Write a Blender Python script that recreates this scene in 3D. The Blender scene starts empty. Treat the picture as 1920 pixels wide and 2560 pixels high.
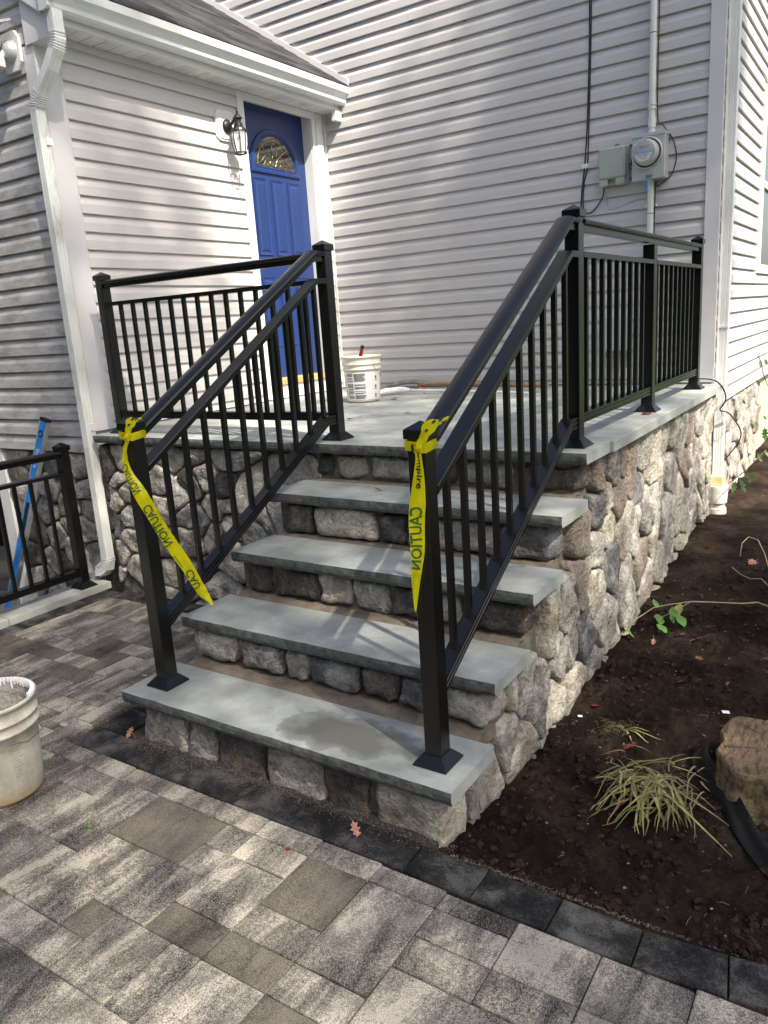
import bpy, math, random
from mathutils import Vector, Matrix, noise
R = math.radians
random.seed(7)
scene = bpy.context.scene
COL = scene.collection

# ---------------------------------------------------------------- camera
cam_d = bpy.data.cameras.new('camera'); cam = bpy.data.objects.new('camera', cam_d); COL.objects.link(cam)
CR = Vector((0.83689896, 0.54349123, -0.06494166)); CU = Vector((-0.07725545, 0.23474584, 0.96898193)); CF = Vector((-0.54187796, 0.80592287, -0.23844621))
m = Matrix((CR, CU, -CF)).transposed().to_4x4(); m.translation = Vector((0.97779, -1.69704, 1.51982)); cam.matrix_world = m
cam_d.sensor_fit = 'VERTICAL'; cam_d.sensor_height = 36.0; cam_d.sensor_width = 27.0
cam_d.lens = 1924.01 / 2560 * 36.0
cam_d.clip_start = 0.05; cam_d.clip_end = 3000
scene.camera = cam

# ---------------------------------------------------------------- world, sun, exposure
SUN = Vector((0.60, -0.24, 0.76)).normalized()
w = bpy.data.worlds.new("World"); scene.world = w; w.use_nodes = True
nt = w.node_tree; bg = nt.nodes['Background']; sky = nt.nodes.new('ShaderNodeTexSky'); sky.sky_type = 'NISHITA'; sky.sun_disc = False
el = math.asin(SUN.z); az = math.atan2(SUN.x, SUN.y)
sky.sun_elevation = el; sky.sun_rotation = az; sky.air_density = 1.0; sky.dust_density = 3.5; sky.ozone_density = 0.7
nt.links.new(sky.outputs[0], bg.inputs[0]); bg.inputs[1].default_value = 0.105
sd = bpy.data.lights.new('sun', 'SUN'); sd.energy = 5.0; sd.angle = R(0.8); sd.color = (1.0, 0.92, 0.79)
so = bpy.data.objects.new('sun', sd); COL.objects.link(so); so.rotation_euler = SUN.to_track_quat('Z', 'Y').to_euler()
scene.view_settings.view_transform = 'Standard'; scene.view_settings.look = 'None'
scene.view_settings.exposure = 1.08; scene.view_settings.gamma = 1.0; scene.view_settings.use_curve_mapping = False

# ---------------------------------------------------------------- geometry constants (metres)
YB = 3.903; XD = -3.136; XR = -0.05; YL = 1.28
TH = 0.047
TZ = [0.196, 0.388, 0.587, 0.790, 0.976]
TY = [0.0, 0.329, 0.631, 0.919, 1.193]
LZ = TZ[4]

# ---------------------------------------------------------------- object helpers
def link(o, parent=None):
    COL.objects.link(o)
    if parent is not None: o.parent = parent
    return o
def tag(o, label=None, cat=None, group=None, kind=None):
    if label: o['label'] = label
    if cat: o['category'] = cat
    if group: o['group'] = group
    if kind: o['kind'] = kind
    return o
def empty(name, label, cat, group=None, loc=(0, 0, 0), rz=0.0):
    o = bpy.data.objects.new(name, None); o.location = loc; o.rotation_euler = (0, 0, rz); o.empty_display_size = 0.1
    link(o); tag(o, label, cat, group)
    return o
class MB:
    def __init__(s): s.v = []; s.f = []; s.m = []; s.cur = 0; s.sm = []
    def add(s, vs, fs, smooth=False):
        n = len(s.v); s.v += [tuple(v) for v in vs]
        for f in fs: s.f.append(tuple(i + n for i in f)); s.m.append(s.cur); s.sm.append(smooth)
    def box(s, a, b, M=None, ch=0.0):
        x0, y0, z0 = [min(a[i], b[i]) for i in range(3)]; x1, y1, z1 = [max(a[i], b[i]) for i in range(3)]
        if ch <= 0:
            vs = [(x0,y0,z0),(x1,y0,z0),(x1,y1,z0),(x0,y1,z0),(x0,y0,z1),(x1,y0,z1),(x1,y1,z1),(x0,y1,z1)]
            fs = [(0,3,2,1),(4,5,6,7),(0,1,5,4),(1,2,6,5),(2,3,7,6),(3,0,4,7)]
        else:
            c = ch; vs = []; 
            for (z, i) in ((z0, c), (z0 + c, 0), (z1 - c, 0), (z1, c)):
                # octagonal section: corners chamfered
                X0, X1, Y0, Y1 = x0 + i, x1 - i, y0 + i, y1 - i; k = c if i == 0 else c * .4
                vs += [(X0+k,Y0,z),(X1-k,Y0,z),(X1,Y0+k,z),(X1,Y1-k,z),(X1-k,Y1,z),(X0+k,Y1,z),(X0,Y1-k,z),(X0,Y0+k,z)]
            fs = [tuple(range(7, -1, -1)), tuple(range(24, 32))]
            for r in range(3):
                for k in range(8): fs.append((r*8+k, r*8+(k+1)%8, r*8+8+(k+1)%8, r*8+8+k))
        if M is not None: vs = [M @ Vector(v) for v in vs]
        s.add(vs, fs)
        return s
    def prism(s, pts, vec, smooth=False):
        # closed 3D outline extruded by vec
        n = len(pts); vec = Vector(vec); a = [Vector(p) for p in pts]; b = [p + vec for p in a]
        fs = [tuple(range(n - 1, -1, -1)), tuple(range(n, 2 * n))]
        s.add(a + b, fs)
        s.add(a + b, [(i, (i + 1) % n, n + (i + 1) % n, n + i) for i in range(n)], smooth)
        return s
    def tube(s, path, r, seg=8, cap=True, smooth=True):
        P = [Vector(p) for p in path]; n = len(P)
        rr = r if isinstance(r, (list, tuple)) else [r] * n
        up = None; vs = []
        for i, p in enumerate(P):
            t = (P[min(i + 1, n - 1)] - P[max(i - 1, 0)]).normalized()
            if up is None: up = Vector((0, 0, 1)) if abs(t.z) < 0.9 else Vector((1, 0, 0))
            a = t.cross(up).normalized(); b = a.cross(t).normalized(); up = b
            for k in range(seg):
                an = 2 * math.pi * k / seg; vs.append(p + (a * math.cos(an) + b * math.sin(an)) * rr[i])
        fs = []
        for i in range(n - 1):
            for k in range(seg): fs.append((i*seg+k, i*seg+(k+1)%seg, (i+1)*seg+(k+1)%seg, (i+1)*seg+k))
        s.add(vs, fs, smooth)
        if cap: s.add(vs, [tuple(range(seg - 1, -1, -1)), tuple(range((n-1)*seg, n*seg))])
        return s
    def lathe(s, prof, c=(0, 0, 0), seg=24, M=None, smooth=True):
        vs = []; n = len(prof)
        for (r, z) in prof:
            for k in range(seg):
                an = 2 * math.pi * k / seg; v = Vector((c[0] + r * math.cos(an), c[1] + r * math.sin(an), c[2] + z)); vs.append(M @ v if M is not None else v)
        fs = []
        for i in range(n - 1):
            for k in range(seg): fs.append((i*seg+k, i*seg+(k+1)%seg, (i+1)*seg+(k+1)%seg, (i+1)*seg+k))
        s.add(vs, fs, smooth)
        return s
    def build(s, name, mats, parent=None, weld=False):
        me = bpy.data.meshes.new(name); me.from_pydata(s.v, [], s.f)
        if not isinstance(mats, (list, tuple)): mats = [mats]
        for q in mats: me.materials.append(q)
        me.polygons.foreach_set('material_index', s.m); me.polygons.foreach_set('use_smooth', s.sm)
        me.update()
        return link(bpy.data.objects.new(name, me), parent)

# ---------------------------------------------------------------- materials
def newmat(name):
    mt = bpy.data.materials.new(name); mt.use_nodes = True
    return mt, mt.node_tree, mt.node_tree.nodes['Principled BSDF']
def simple(name, col, rough=0.5, metal=0.0, spec=0.5, var=0.0, vs=8.0, bump=0.0, bs=60.0, **k):
    mt, n, b = newmat(name)
    b.inputs['Base Color'].default_value = (*col, 1); b.inputs['Roughness'].default_value = rough; b.inputs['Metallic'].default_value = metal
    b.inputs['Specular IOR Level'].default_value = spec
    tc = n.nodes.new('ShaderNodeTexCoord')
    if var > 0:
        no = n.nodes.new('ShaderNodeTexNoise'); no.inputs['Scale'].default_value = vs; no.inputs['Detail'].default_value = 6
        n.links.new(tc.outputs['Object'], no.inputs['Vector'])
        cr = n.nodes.new('ShaderNodeValToRGB'); cr.color_ramp.elements[0].position = .3; cr.color_ramp.elements[1].position = .7
        cr.color_ramp.elements[0].color = (*[c * (1 - var) for c in col], 1); cr.color_ramp.elements[1].color = (*[min(1, c * (1 + var)) for c in col], 1)
        n.links.new(no.outputs[0], cr.inputs[0]); n.links.new(cr.outputs[0], b.inputs['Base Color'])
    if bump > 0:
        no = n.nodes.new('ShaderNodeTexNoise'); no.inputs['Scale'].default_value = bs; no.inputs['Detail'].default_value = 5
        n.links.new(tc.outputs['Object'], no.inputs['Vector']); bp = n.nodes.new('ShaderNodeBump'); bp.inputs['Strength'].default_value = bump; bp.inputs['Distance'].default_value = .01
        n.links.new(no.outputs[0], bp.inputs['Height']); n.links.new(bp.outputs[0], b.inputs['Normal'])
    return mt
class NG:
    """small node-graph helper"""
    def __init__(s, name): s.mt, s.n, s.b = newmat(name); s.tc = s.n.nodes.new('ShaderNodeTexCoord')
    def l(s, a, b): s.n.links.new(a, b)
    def coord(s, scale=(1, 1, 1), rnd=False, src='Object', rot=(0, 0, 0)):
        mp = s.n.nodes.new('ShaderNodeMapping'); mp.inputs['Scale'].default_value = scale; mp.inputs['Rotation'].default_value = rot
        s.l(s.tc.outputs[src], mp.inputs['Vector'])
        if rnd:
            oi = s.n.nodes.new('ShaderNodeObjectInfo'); mu = s.n.nodes.new('ShaderNodeMath'); mu.operation = 'MULTIPLY'; mu.inputs[1].default_value = 97.0
            s.l(oi.outputs['Random'], mu.inputs[0]); cx = s.n.nodes.new('ShaderNodeCombineXYZ')
            for i in range(3): s.l(mu.outputs[0], cx.inputs[i])
            s.l(cx.outputs[0], mp.inputs['Location'])
        return mp.outputs[0]
    def noise(s, vec, scale, detail=5, rough=.55, dist=0.0):
        no = s.n.nodes.new('ShaderNodeTexNoise'); no.inputs['Scale'].default_value = scale; no.inputs['Detail'].default_value = detail
        no.inputs['Roughness'].default_value = rough; no.inputs['Distortion'].default_value = dist; s.l(vec, no.inputs['Vector']); return no.outputs[0]
    def ramp(s, fac, stops, interp='LINEAR'):
        cr = s.n.nodes.new('ShaderNodeValToRGB'); cr.color_ramp.interpolation = interp; e = cr.color_ramp.elements
        while len(e) < len(stops): e.new(.5)
        for el_, (p, c) in zip(e, stops):
            el_.position = p; el_.color = (*c, 1) if isinstance(c, (tuple, list)) else (c, c, c, 1)
        s.l(fac, cr.inputs[0]); return cr.outputs[0]
    def mix(s, fac, a, b, mode='MIX'):
        mx = s.n.nodes.new('ShaderNodeMix'); mx.data_type = 'RGBA'; mx.blend_type = mode
        if isinstance(fac, (int, float)): mx.inputs[0].default_value = fac
        else: s.l(fac, mx.inputs[0])
        for i, c in ((6, a), (7, b)):
            if isinstance(c, (tuple, list)): mx.inputs[i].default_value = (*c, 1)
            else: s.l(c, mx.inputs[i])
        return mx.outputs[2]
    def rand(s):
        return s.n.nodes.new('ShaderNodeObjectInfo').outputs['Random']
    def bump(s, h, strength=.5, dist=.005, prev=None):
        bp = s.n.nodes.new('ShaderNodeBump'); bp.inputs['Strength'].default_value = strength; bp.inputs['Distance'].default_value = dist
        s.l(h, bp.inputs['Height'])
        if prev is not None: s.l(prev, bp.inputs['Normal'])
        return bp.outputs[0]
    def done(s, color=None, rough=.6, normal=None, spec=.5):
        if color is not None: s.l(color, s.b.inputs['Base Color'])
        if isinstance(rough, (int, float)): s.b.inputs['Roughness'].default_value = rough
        else: s.l(rough, s.b.inputs['Roughness'])
        s.b.inputs['Specular IOR Level'].default_value = spec
        if normal is not None: s.l(normal, s.b.inputs['Normal'])
        return s.mt

def vinyl(name, base, grime=0.0):
    g = NG(name)
    gr = g.noise(g.coord((5, 5, 170), rnd=True), 1.0, 6, .6, .4)
    big = g.noise(g.coord((1.3, 1.3, 3)), 1.0, 4)
    c = g.ramp(gr, [(.3, tuple(x * .90 for x in base)), (.7, base)])
    c = g.mix(g.ramp(big, [(.35, 0.0), (.75, .35)]), c, tuple(x * .84 for x in base))
    if grime:
        gm = g.noise(g.coord((3, 3, 9)), 1.6, 8, .7)
        c = g.mix(g.ramp(gm, [(.45, 0.0), (.75, grime)]), c, (.17, .155, .12))
    return g.done(c, .42, g.bump(gr, .35, .0022), .4)
def stone_mat(name, stops, warm=(.5, .36, .2), wamt=.35):
    g = NG(name)
    v = g.coord((1, 1, 1), rnd=True)
    a = g.noise(v, 9, 8, .62, .6); b = g.noise(v, 60, 6, .6); wv = g.noise(g.coord((14, 14, 5), rnd=True), 1.0, 6, .6, 1.2)
    c = g.ramp(a, stops)
    c = g.mix(g.ramp(wv, [(.5, 0.0), (.68, wamt)]), c, warm)
    c = g.mix(g.ramp(b, [(.3, .55), (.55, 0.0)]), c, tuple(x * .45 for x in stops[0][1]))
    sp = g.noise(v, 240, 3, .6)
    c = g.mix(g.ramp(sp, [(.35, .3), (.5, 0.0)]), c, (.08, .075, .07))
    cr_ = g.n.nodes.new('ShaderNodeTexVoronoi'); cr_.feature = 'DISTANCE_TO_EDGE'; cr_.inputs['Scale'].default_value = 17; g.l(g.mix(.12, v, g.noise(v, 12, 4)), cr_.inputs['Vector'])
    ck = g.ramp(cr_.outputs[0], [(0.0, 0.0), (.03, 1.0)]); c = g.mix(g.ramp(g.noise(v, 5), [(.5, 0.0), (.6, .0)]), c, (0, 0, 0))
    h = g.mix(.5, a, b)
    n1 = g.bump(h, 1.0, .022); n2 = g.bump(b, .9, .006, n1)
    return g.done(c, .85, g.bump(sp, .35, .0015, n2), .25)
M = {}
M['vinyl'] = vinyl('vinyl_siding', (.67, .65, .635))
M['vinyl_back'] = vinyl('vinyl_siding_main_shaded', (.56, .545, .54))  # darker copy of the wing siding, back wall's shade put into the colour
M['vinyl_dirty'] = vinyl('vinyl_siding_grimy', (.52, .51, .515), .8)
M['trim'] = simple('white_trim', (.74, .74, .73), .45, var=.05, vs=3)
M['trim_grey'] = simple('corner_trim', (.64, .63, .64), .45, var=.04, vs=3)
M['alu'] = simple('white_aluminium', (.74, .765, .745), .35, var=.07, vs=5, bump=.05, bs=12)
g = NG('dirty_downspout'); nn = g.noise(g.coord((8, 8, 2.5)), 1.6, 8, .7)
M['alu_dirty'] = g.done(g.mix(g.ramp(nn, [(.52, 0.0), (.72, .7)]), (.72, .745, .72), (.33, .29, .22)), .4)
M['black'] = simple('black_powder_coat', (.0035, .0037, .0043), .27, spec=.52, bump=.03, bs=500)
M['matte_black'] = simple('black_plastic', (.012, .012, .012), .5)
M['stoneA'] = stone_mat('stone_light_grey', [(.38, (.26, .245, .225)), (.48, (.47, .445, .405)), (.60, (.68, .65, .59))], warm=(.50, .40, .28), wamt=.3)
M['stoneB'] = stone_mat('stone_tan', [(.38, (.34, .30, .24)), (.48, (.56, .515, .43)), (.60, (.74, .70, .61))], warm=(.52, .41, .27), wamt=.35)
M['stoneC'] = stone_mat('stone_blue_grey', [(.36, (.11, .112, .115)), (.5, (.25, .25, .25)), (.62, (.46, .45, .435))], wamt=.15)
M['stoneD'] = stone_mat('stone_dark', [(.25, (.05, .045, .045)), (.5, (.12, .11, .105)), (.75, (.27, .25, .24))], wamt=.25)
M['stoneE'] = stone_mat('stone_rust', [(.25, (.24, .2, .16)), (.5, (.36, .31, .26)), (.75, (.5, .46, .4))], warm=(.46, .28, .15), wamt=.6)
g = NG('mortar'); nn = g.noise(g.coord(), 14, 8, .7); n2 = g.noise(g.coord(), 160, 4)
M['mortar'] = g.done(g.ramp(nn, [(.3, (.10, .088, .072)), (.7, (.22, .195, .16))]), .95, g.bump(n2, .6, .004), .2)
M['mortar_sand'] = g.mt.copy(); M['mortar_sand'].name = 'mortar_bed'
for nd in M['mortar_sand'].node_tree.nodes:
    if nd.type == 'VALTORGB': nd.color_ramp.elements[0].color = (.12, .10, .076, 1); nd.color_ramp.elements[1].color = (.28, .24, .185, 1)
def bluestone(name, lo, hi, wet=None):
    g = NG(name); v = g.coord(); a = g.noise(v, 5, 8, .65, .3); b = g.noise(v, 220, 4, .7)
    c = g.ramp(a, [(.36, tuple(x * .9 for x in lo)), (.5, tuple((x + y_) / 2 for x, y_ in zip(lo, hi))), (.64, tuple(x * 1.12 for x in hi))])
    c = g.mix(g.ramp(b, [(.35, .35), (.6, 0.0)]), c, tuple(x * .55 for x in lo))
    st = g.noise(g.coord((1, 1, 1)), 2.2, 6, .7)
    c = g.mix(g.ramp(st, [(.56, 0.0), (.72, .35)]), c, (.36, .34, .25))
    rough = .62
    if wet:  # damp patch soaked into the tread
        gd = g.n.nodes.new('ShaderNodeTexGradient'); gd.gradient_type = 'SPHERICAL'
        mp = g.n.nodes.new('ShaderNodeMapping'); mp.vector_type = 'TEXTURE'; mp.inputs['Location'].default_value = wet[0]; mp.inputs['Scale'].default_value = wet[1]
        g.l(g.tc.outputs['Object'], mp.inputs['Vector'])
        dn = g.n.nodes.new('ShaderNodeTexNoise'); dn.inputs['Scale'].default_value = 9; dn.inputs['Detail'].default_value = 5; g.l(g.tc.outputs['Object'], dn.inputs['Vector'])
        va = g.n.nodes.new('ShaderNodeVectorMath'); va.operation = 'MULTIPLY_ADD'; g.l(dn.outputs[1], va.inputs[0]); va.inputs[1].default_value = (1.5, 1.5, 0); 
        sb = g.n.nodes.new('ShaderNodeVectorMath'); sb.operation = 'SUBTRACT'; sb.inputs[1].default_value = (.75, .75, 0)
        g.l(mp.outputs[0], va.inputs[2]); g.l(va.outputs[0], sb.inputs[0]); g.l(sb.outputs[0], gd.inputs[0])
        f = g.ramp(gd.outputs[1], [(.02, 0.0), (.12, .55), (.5, 1.0)])
        c = g.mix(f, c, (.135, .14, .12))
    n1 = g.bump(a, .3, .004); n2 = g.bump(b, .45, .0015, n1)
    return g.done(c, rough, n2, .35)
M['blue'] = bluestone('bluestone', (.325, .35, .33), (.43, .455, .43))
M['blue_wet'] = bluestone('bluestone_damp', (.325, .35, .33), (.43, .455, .43), wet=((-.47, .13, .196), (.30, .12, 1)))
g = NG('bluestone_split_edge'); a = g.noise(g.coord(), 30, 8, .7); b = g.noise(g.coord(), 200, 4, .7)
M['blue_edge'] = g.done(g.ramp(a, [(.35, (.06, .07, .066)), (.65, (.165, .18, .17))]), .85, g.bump(b, .7, .004, g.bump(a, .8, .01)), .3)
def paver_mat(name, dark, mid, light, amt):
    g = NG(name); v = g.coord((8, 1.9, 3), rnd=True); st = g.noise(v, 1.0, 9, .68, .5)
    fi = g.noise(g.coord(rnd=True), 130, 5, .75); bl = g.noise(g.coord(rnd=True), 6, 6, .7, .4)
    m0 = g.mix(.33, st, bl); m1 = g.mix(.27, m0, fi)
    c = g.ramp(m1, [(.42, dark), (.475, mid), (.518, tuple(.65 * x + .35 * y_ for x, y_ in zip(mid, light))), (.51 + amt, light)])
    dirt = g.noise(g.coord(rnd=True), 3.2, 8, .75)
    c = g.mix(g.ramp(dirt, [(.56, 0.0), (.7, .4)]), c, (.11, .08, .055))
    sp = g.noise(g.coord(rnd=True), 420, 3, .7); c = g.mix(g.ramp(sp, [(.40, .85), (.5, 0.0)]), c, tuple(x * .6 for x in dark)); c = g.mix(g.ramp(sp, [(.53, 0.0), (.62, .55)]), c, light)
    return g.done(c, .85, g.bump(sp, .5, .002, g.bump(fi, .8, .004)), .25)
M['pavA'] = paver_mat('paver_mixed', (.016, .015, .015), (.115, .109, .101), (.47, .425, .35), .05)
M['pavB'] = paver_mat('paver_pale', (.030, .028, .026), (.17, .157, .14), (.54, .49, .41), .045)
M['pavC'] = paver_mat('paver_brown_grey', (.045, .040, .034), (.125, .112, .095), (.26, .225, .175), .09)
M['pavD'] = paver_mat('paver_streaked', (.009, .009, .010), (.110, .104, .097), (.50, .455, .375), .035)
g = NG('border_paver'); a = g.noise(g.coord(rnd=True), 7, 8, .7, .3); b = g.noise(g.coord(rnd=True), 170, 5, .7)
dst = g.noise(g.coord(rnd=True), 3.5, 7, .7); c = g.ramp(g.mix(.35, a, b), [(.42, (.010, .010, .0105)), (.5, (.032, .031, .030)), (.58, (.095, .092, .088))]); c = g.mix(g.ramp(dst, [(.54, 0.0), (.68, .5)]), c, (.15, .147, .14))
M['border'] = g.done(c, .85, g.bump(b, .8, .004), .2)
g = NG('joint_sand'); a = g.noise(g.coord(), 260, 4, .8); b = g.noise(g.coord(), 4, 5)
M['sand'] = g.done(g.mix(g.ramp(b, [(.4, 0.0), (.7, .6)]), g.ramp(a, [(.35, (.015, .014, .014)), (.6, (.085, .08, .075)), (.75, (.3, .28, .25))]), (.05, .045, .04)), .95, g.bump(a, .9, .004), .2)
g = NG('soil'); a = g.noise(g.coord(), 3, 8, .7); b = g.noise(g.coord(), 70, 8, .75); d = g.noise(g.coord(), 320, 4, .8)
c = g.ramp(a, [(.38, (.014, .0088, .0062)), (.5, (.034, .0215, .0152)), (.62, (.080, .054, .038))])
c = g.mix(g.ramp(d, [(.62, 0.0), (.75, .5)]), c, (.14, .11, .085))
M['soil'] = g.done(c, .95, g.bump(d, .8, .005, g.bump(b, 1.0, .03)), .15)
M['clod'] = simple('soil_clod', (.032, .0205, .0150), .95, var=.5, vs=30, bump=.8, bs=120, spec=.15)
M['pebble'] = simple('pebble', (.17, .14, .12), .8, var=.4, vs=40)
g = NG('roof_shingle'); a = g.noise(g.coord(rnd=True), 200, 4, .8); b = g.noise(g.coord(rnd=True), 3, 4)
M['shingle'] = g.done(g.mix(g.ramp(b, [(.3, .45), (.7, .8)]), g.ramp(a, [(.35, (.012, .012, .014)), (.7, (.085, .085, .090))]), g.ramp(g.rand(), [(0, (.010, .010, .012)), (1, (.075, .075, .08))])), .9, g.bump(a, .8, .004), .2)
M['door'] = simple('blue_door_paint', (.013, .034, .140), .36, var=.06, vs=4, bump=.05, bs=200)
M['glass_dark'] = simple('door_glass', (.03, .033, .03), .06, spec=.8, var=.6, vs=9)
M['brass'] = simple('brass_came', (.50, .42, .24), .3, 1.0)
M['oak'] = simple('wood_sill', (.46, .31, .14), .6, var=.3, vs=14)
M['tape'] = None
mt, n, b = newmat('caution_tape'); b.inputs['Base Color'].default_value = (.93, .86, .008, 1); b.inputs['Roughness'].default_value = .22
tr = n.nodes.new('ShaderNodeBsdfTranslucent'); tr.inputs[0].default_value = (.95, .9, .02, 1); mx = n.nodes.new('ShaderNodeMixShader'); mx.inputs[0].default_value = .45
n.links.new(b.outputs[0], mx.inputs[1]); n.links.new(tr.outputs[0], mx.inputs[2]); n.links.new(mx.outputs[0], n.nodes['Material Output'].inputs[0]); M['tape'] = mt
M['ink'] = simple('tape_print', (.04, .12, .03), .45)
M['ink_black'] = simple('black_print', (.015, .015, .015), .45)
g = NG('plastic_bucket'); a = g.noise(g.coord((4, 4, 2)), 3, 8, .7)
M['bucket'] = g.done(g.mix(g.ramp(a, [(.5, 0.0), (.75, .55)]), (.72, .70, .58), (.36, .29, .19)), .45, g.bump(a, .15, .003))
g = NG('used_bucket'); a = g.noise(g.coord((5, 5, 3)), 3, 8, .75); 
sx = g.n.nodes.new('ShaderNodeSeparateXYZ'); g.l(g.tc.outputs['Object'], sx.inputs[0])
low = g.ramp(sx.outputs[2], [(.0, 1.0), (.07, 0.0)])
c = g.mix(g.ramp(a, [(.42, 0.0), (.68, .6)]), (.63, .61, .52), (.30, .24, .17)); c = g.mix(low, c, (.42, .30, .15))
M['bucket_used'] = g.done(c, .5, g.bump(a, .2, .003))
M['bucket_white'] = simple('white_label', (.80, .80, .78), .4)
M['cement'] = simple('dried_mortar', (.34, .32, .29), .95, var=.45, vs=16, bump=1.0, bs=60)
M['plaster'] = simple('white_plaster_drips', (.86, .86, .85), .7, bump=.5, bs=60)
M['wire'] = simple('steel_wire', (.35, .35, .34), .35, .9)
M['cable'] = simple('black_cable', (.012, .012, .014), .5)
M['cable_grey'] = simple('grey_cable', (.42, .41, .39), .5)
M['galv'] = simple('grey_painted_steel', (.50, .53, .54), .4, .25, var=.05, vs=6)
M['utility'] = simple('grey_plastic_box', (.36, .40, .36), .5, var=.04, vs=4)
M['pvc'] = simple('white_pvc', (.70, .72, .69), .35, var=.05, vs=9)
M['pvc_dirty'] = simple('muddy_pvc', (.62, .60, .55), .5, var=.35, vs=18)
M['pvc_yellow'] = simple('yellowed_adapter', (.70, .62, .33), .5, var=.12, vs=14)
mt, n, b = newmat('clear_glass'); b.inputs['Base Color'].default_value = (.9, .93, .93, 1); b.inputs['Roughness'].default_value = .04; b.inputs['Alpha'].default_value = .28; b.inputs['Specular IOR Level'].default_value = .9; M['glass'] = mt
M['meter_face'] = simple('meter_face', (.33, .34, .33), .35, .3)
M['lcd'] = simple('meter_display', (.09, .11, .09), .2)
M['meter_label'] = simple('meter_label', (.72, .74, .74), .4)
M['blue_tag'] = simple('blue_plastic_tag', (.01, .23, .72), .4)
M['level_blue'] = simple('blue_level_paint', (.015, .20, .62), .4, var=.25, vs=30)
M['metal_side'] = simple('worn_aluminium', (.42, .41, .38), .45, .4, var=.2, vs=20)
M['red'] = simple('red_handle', (.33, .035, .02), .5, var=.3, vs=40)
M['wood_handle'] = simple('weathered_handle', (.34, .19, .11), .7, var=.3, vs=20)
M['rusty'] = simple('dull_steel', (.26, .25, .23), .6, .4, var=.3, vs=25)
M['bristle'] = simple('dusty_bristles', (.25, .20, .12), .9, var=.4, vs=50)
M['lamp_glass'] = simple('lantern_glass', (.42, .42, .39), .1, spec=.9, var=.3, vs=20)
M['lantern'] = simple('black_lantern', (.008, .009, .010), .45)
M['parge'] = simple('pale_yellow_parging', (.55, .51, .36), .9, var=.12, vs=5, bump=.4, bs=40)
g = NG('cut_wood'); wv = g.n.nodes.new('ShaderNodeTexWave'); wv.wave_type = 'RINGS'; wv.rings_direction = 'Z'; wv.inputs['Scale'].default_value = 26; wv.inputs['Distortion'].default_value = 3.0; wv.inputs['Detail'].default_value = 5; wv.inputs['Detail Scale'].default_value = 2.5
g.l(g.coord(), wv.inputs['Vector']); a = g.noise(g.coord(), 16, 8, .7)
c = g.mix(g.ramp(a, [(.35, .0), (.65, .75)]), g.ramp(wv.outputs[1], [(.2, (.25, .175, .11)), (.8, (.32, .235, .155))]), (.17, .115, .07))
f2 = g.noise(g.coord((60, 14, 14), rot=(0, 0, .5)), 1, 8, .75); c = g.mix(g.ramp(f2, [(.40, .8), (.52, 0.0)]), c, (.055, .038, .026)); c = g.mix(g.ramp(f2, [(.54, 0.0), (.66, .6)]), c, (.34, .27, .19))
M['cutwood'] = g.done(c, .9, g.bump(f2, 1.0, .008, g.bump(a, 1.0, .02)), .2)
g = NG('stump_side'); a = g.noise(g.coord((40, 40, 30)), 1, 8, .75); 
M['stumpside'] = g.done(g.mix(g.ramp(g.noise(g.coord((3, 3, 120)), 1, 4), [(.4, .5), (.6, 0.0)]), g.ramp(a, [(.4, (.15, .10, .05)), (.56, (.50, .37, .20))]), (.12, .08, .04)), .8, g.bump(a, .8, .008), .2)
M['fabric'] = simple('black_landscape_fabric', (.013, .013, .013), .6, spec=.25, var=.4, vs=8, bump=.4, bs=90)
g = NG('yellow_green_blade'); a = g.noise(g.coord(rnd=True), 16, 4)
M['straw'] = g.done(g.mix(g.ramp(a, [(.42, 0.0), (.6, .7)]), g.ramp(g.rand(), [(0, (.10, .16, .03)), (.35, (.30, .33, .08)), (.7, (.44, .42, .16)), (1, (.24, .17, .07))]), (.20, .14, .06)), .6)
M['straw2'] = simple('dry_blade', (.22, .165, .085), .75, var=.35, vs=12)
M['leafgreen'] = simple('green_leaf', (.09, .22, .025), .45, var=.35, vs=14)
M['leafdark'] = simple('dark_weed_leaf', (.035, .085, .015), .5, var=.4, vs=14)
M['leafpale'] = simple('pale_leaf', (.50, .54, .18), .5, var=.15, vs=30)
M['twig'] = simple('pale_twig', (.36, .29, .20), .8, var=.2, vs=30)
M['leaf_brown'] = simple('dry_brown_leaf', (.28, .15, .075), .7, var=.35, vs=40)
M['leaf_red'] = simple('dark_red_leaf', (.13, .022, .02), .6, var=.4, vs=40)
M['leaf_pink'] = simple('faded_pink_leaf', (.30, .15, .11), .7, var=.35, vs=60)
M['grass'] = simple('grass_ground', (.055, .085, .025), .9, var=.5, vs=1.5, bump=.6, bs=40)
M['asphalt'] = simple('driveway', (.07, .07, .068), .9, var=.2, vs=6, bump=.4, bs=90)
M['foliage'] = simple('tree_leaves', (.06, .10, .02), .55, var=.4, vs=1.2)
M['bark'] = simple('tree_bark', (.10, .075, .055), .9, var=.3, vs=6, bump=.8, bs=12)
M['car_silver'] = simple('silver_car_paint', (.44, .44, .43), .25, .6)
M['car_dark'] = simple('car_glass', (.02, .022, .025), .08)
M['plate'] = simple('orange_plate', (.72, .32, .03), .4)
M['tail'] = simple('red_tail_light', (.40, .01, .015), .15)
M['rubber'] = simple('tyre_rubber', (.02, .02, .02), .8)
M['concrete'] = simple('concrete', (.36, .35, .33), .9, var=.15, vs=5, bump=.3, bs=60)
M['dark_room'] = simple('dark_garage_lining', (.03, .028, .026), .9)
M['window_glass'] = simple('window_glass', (.14, .155, .16), .05, spec=.9)
M['white_chip'] = simple('white_chip', (.85, .85, .85), .5)
M['orange_debris'] = simple('orange_chip', (.55, .20, .04), .6)

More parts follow.
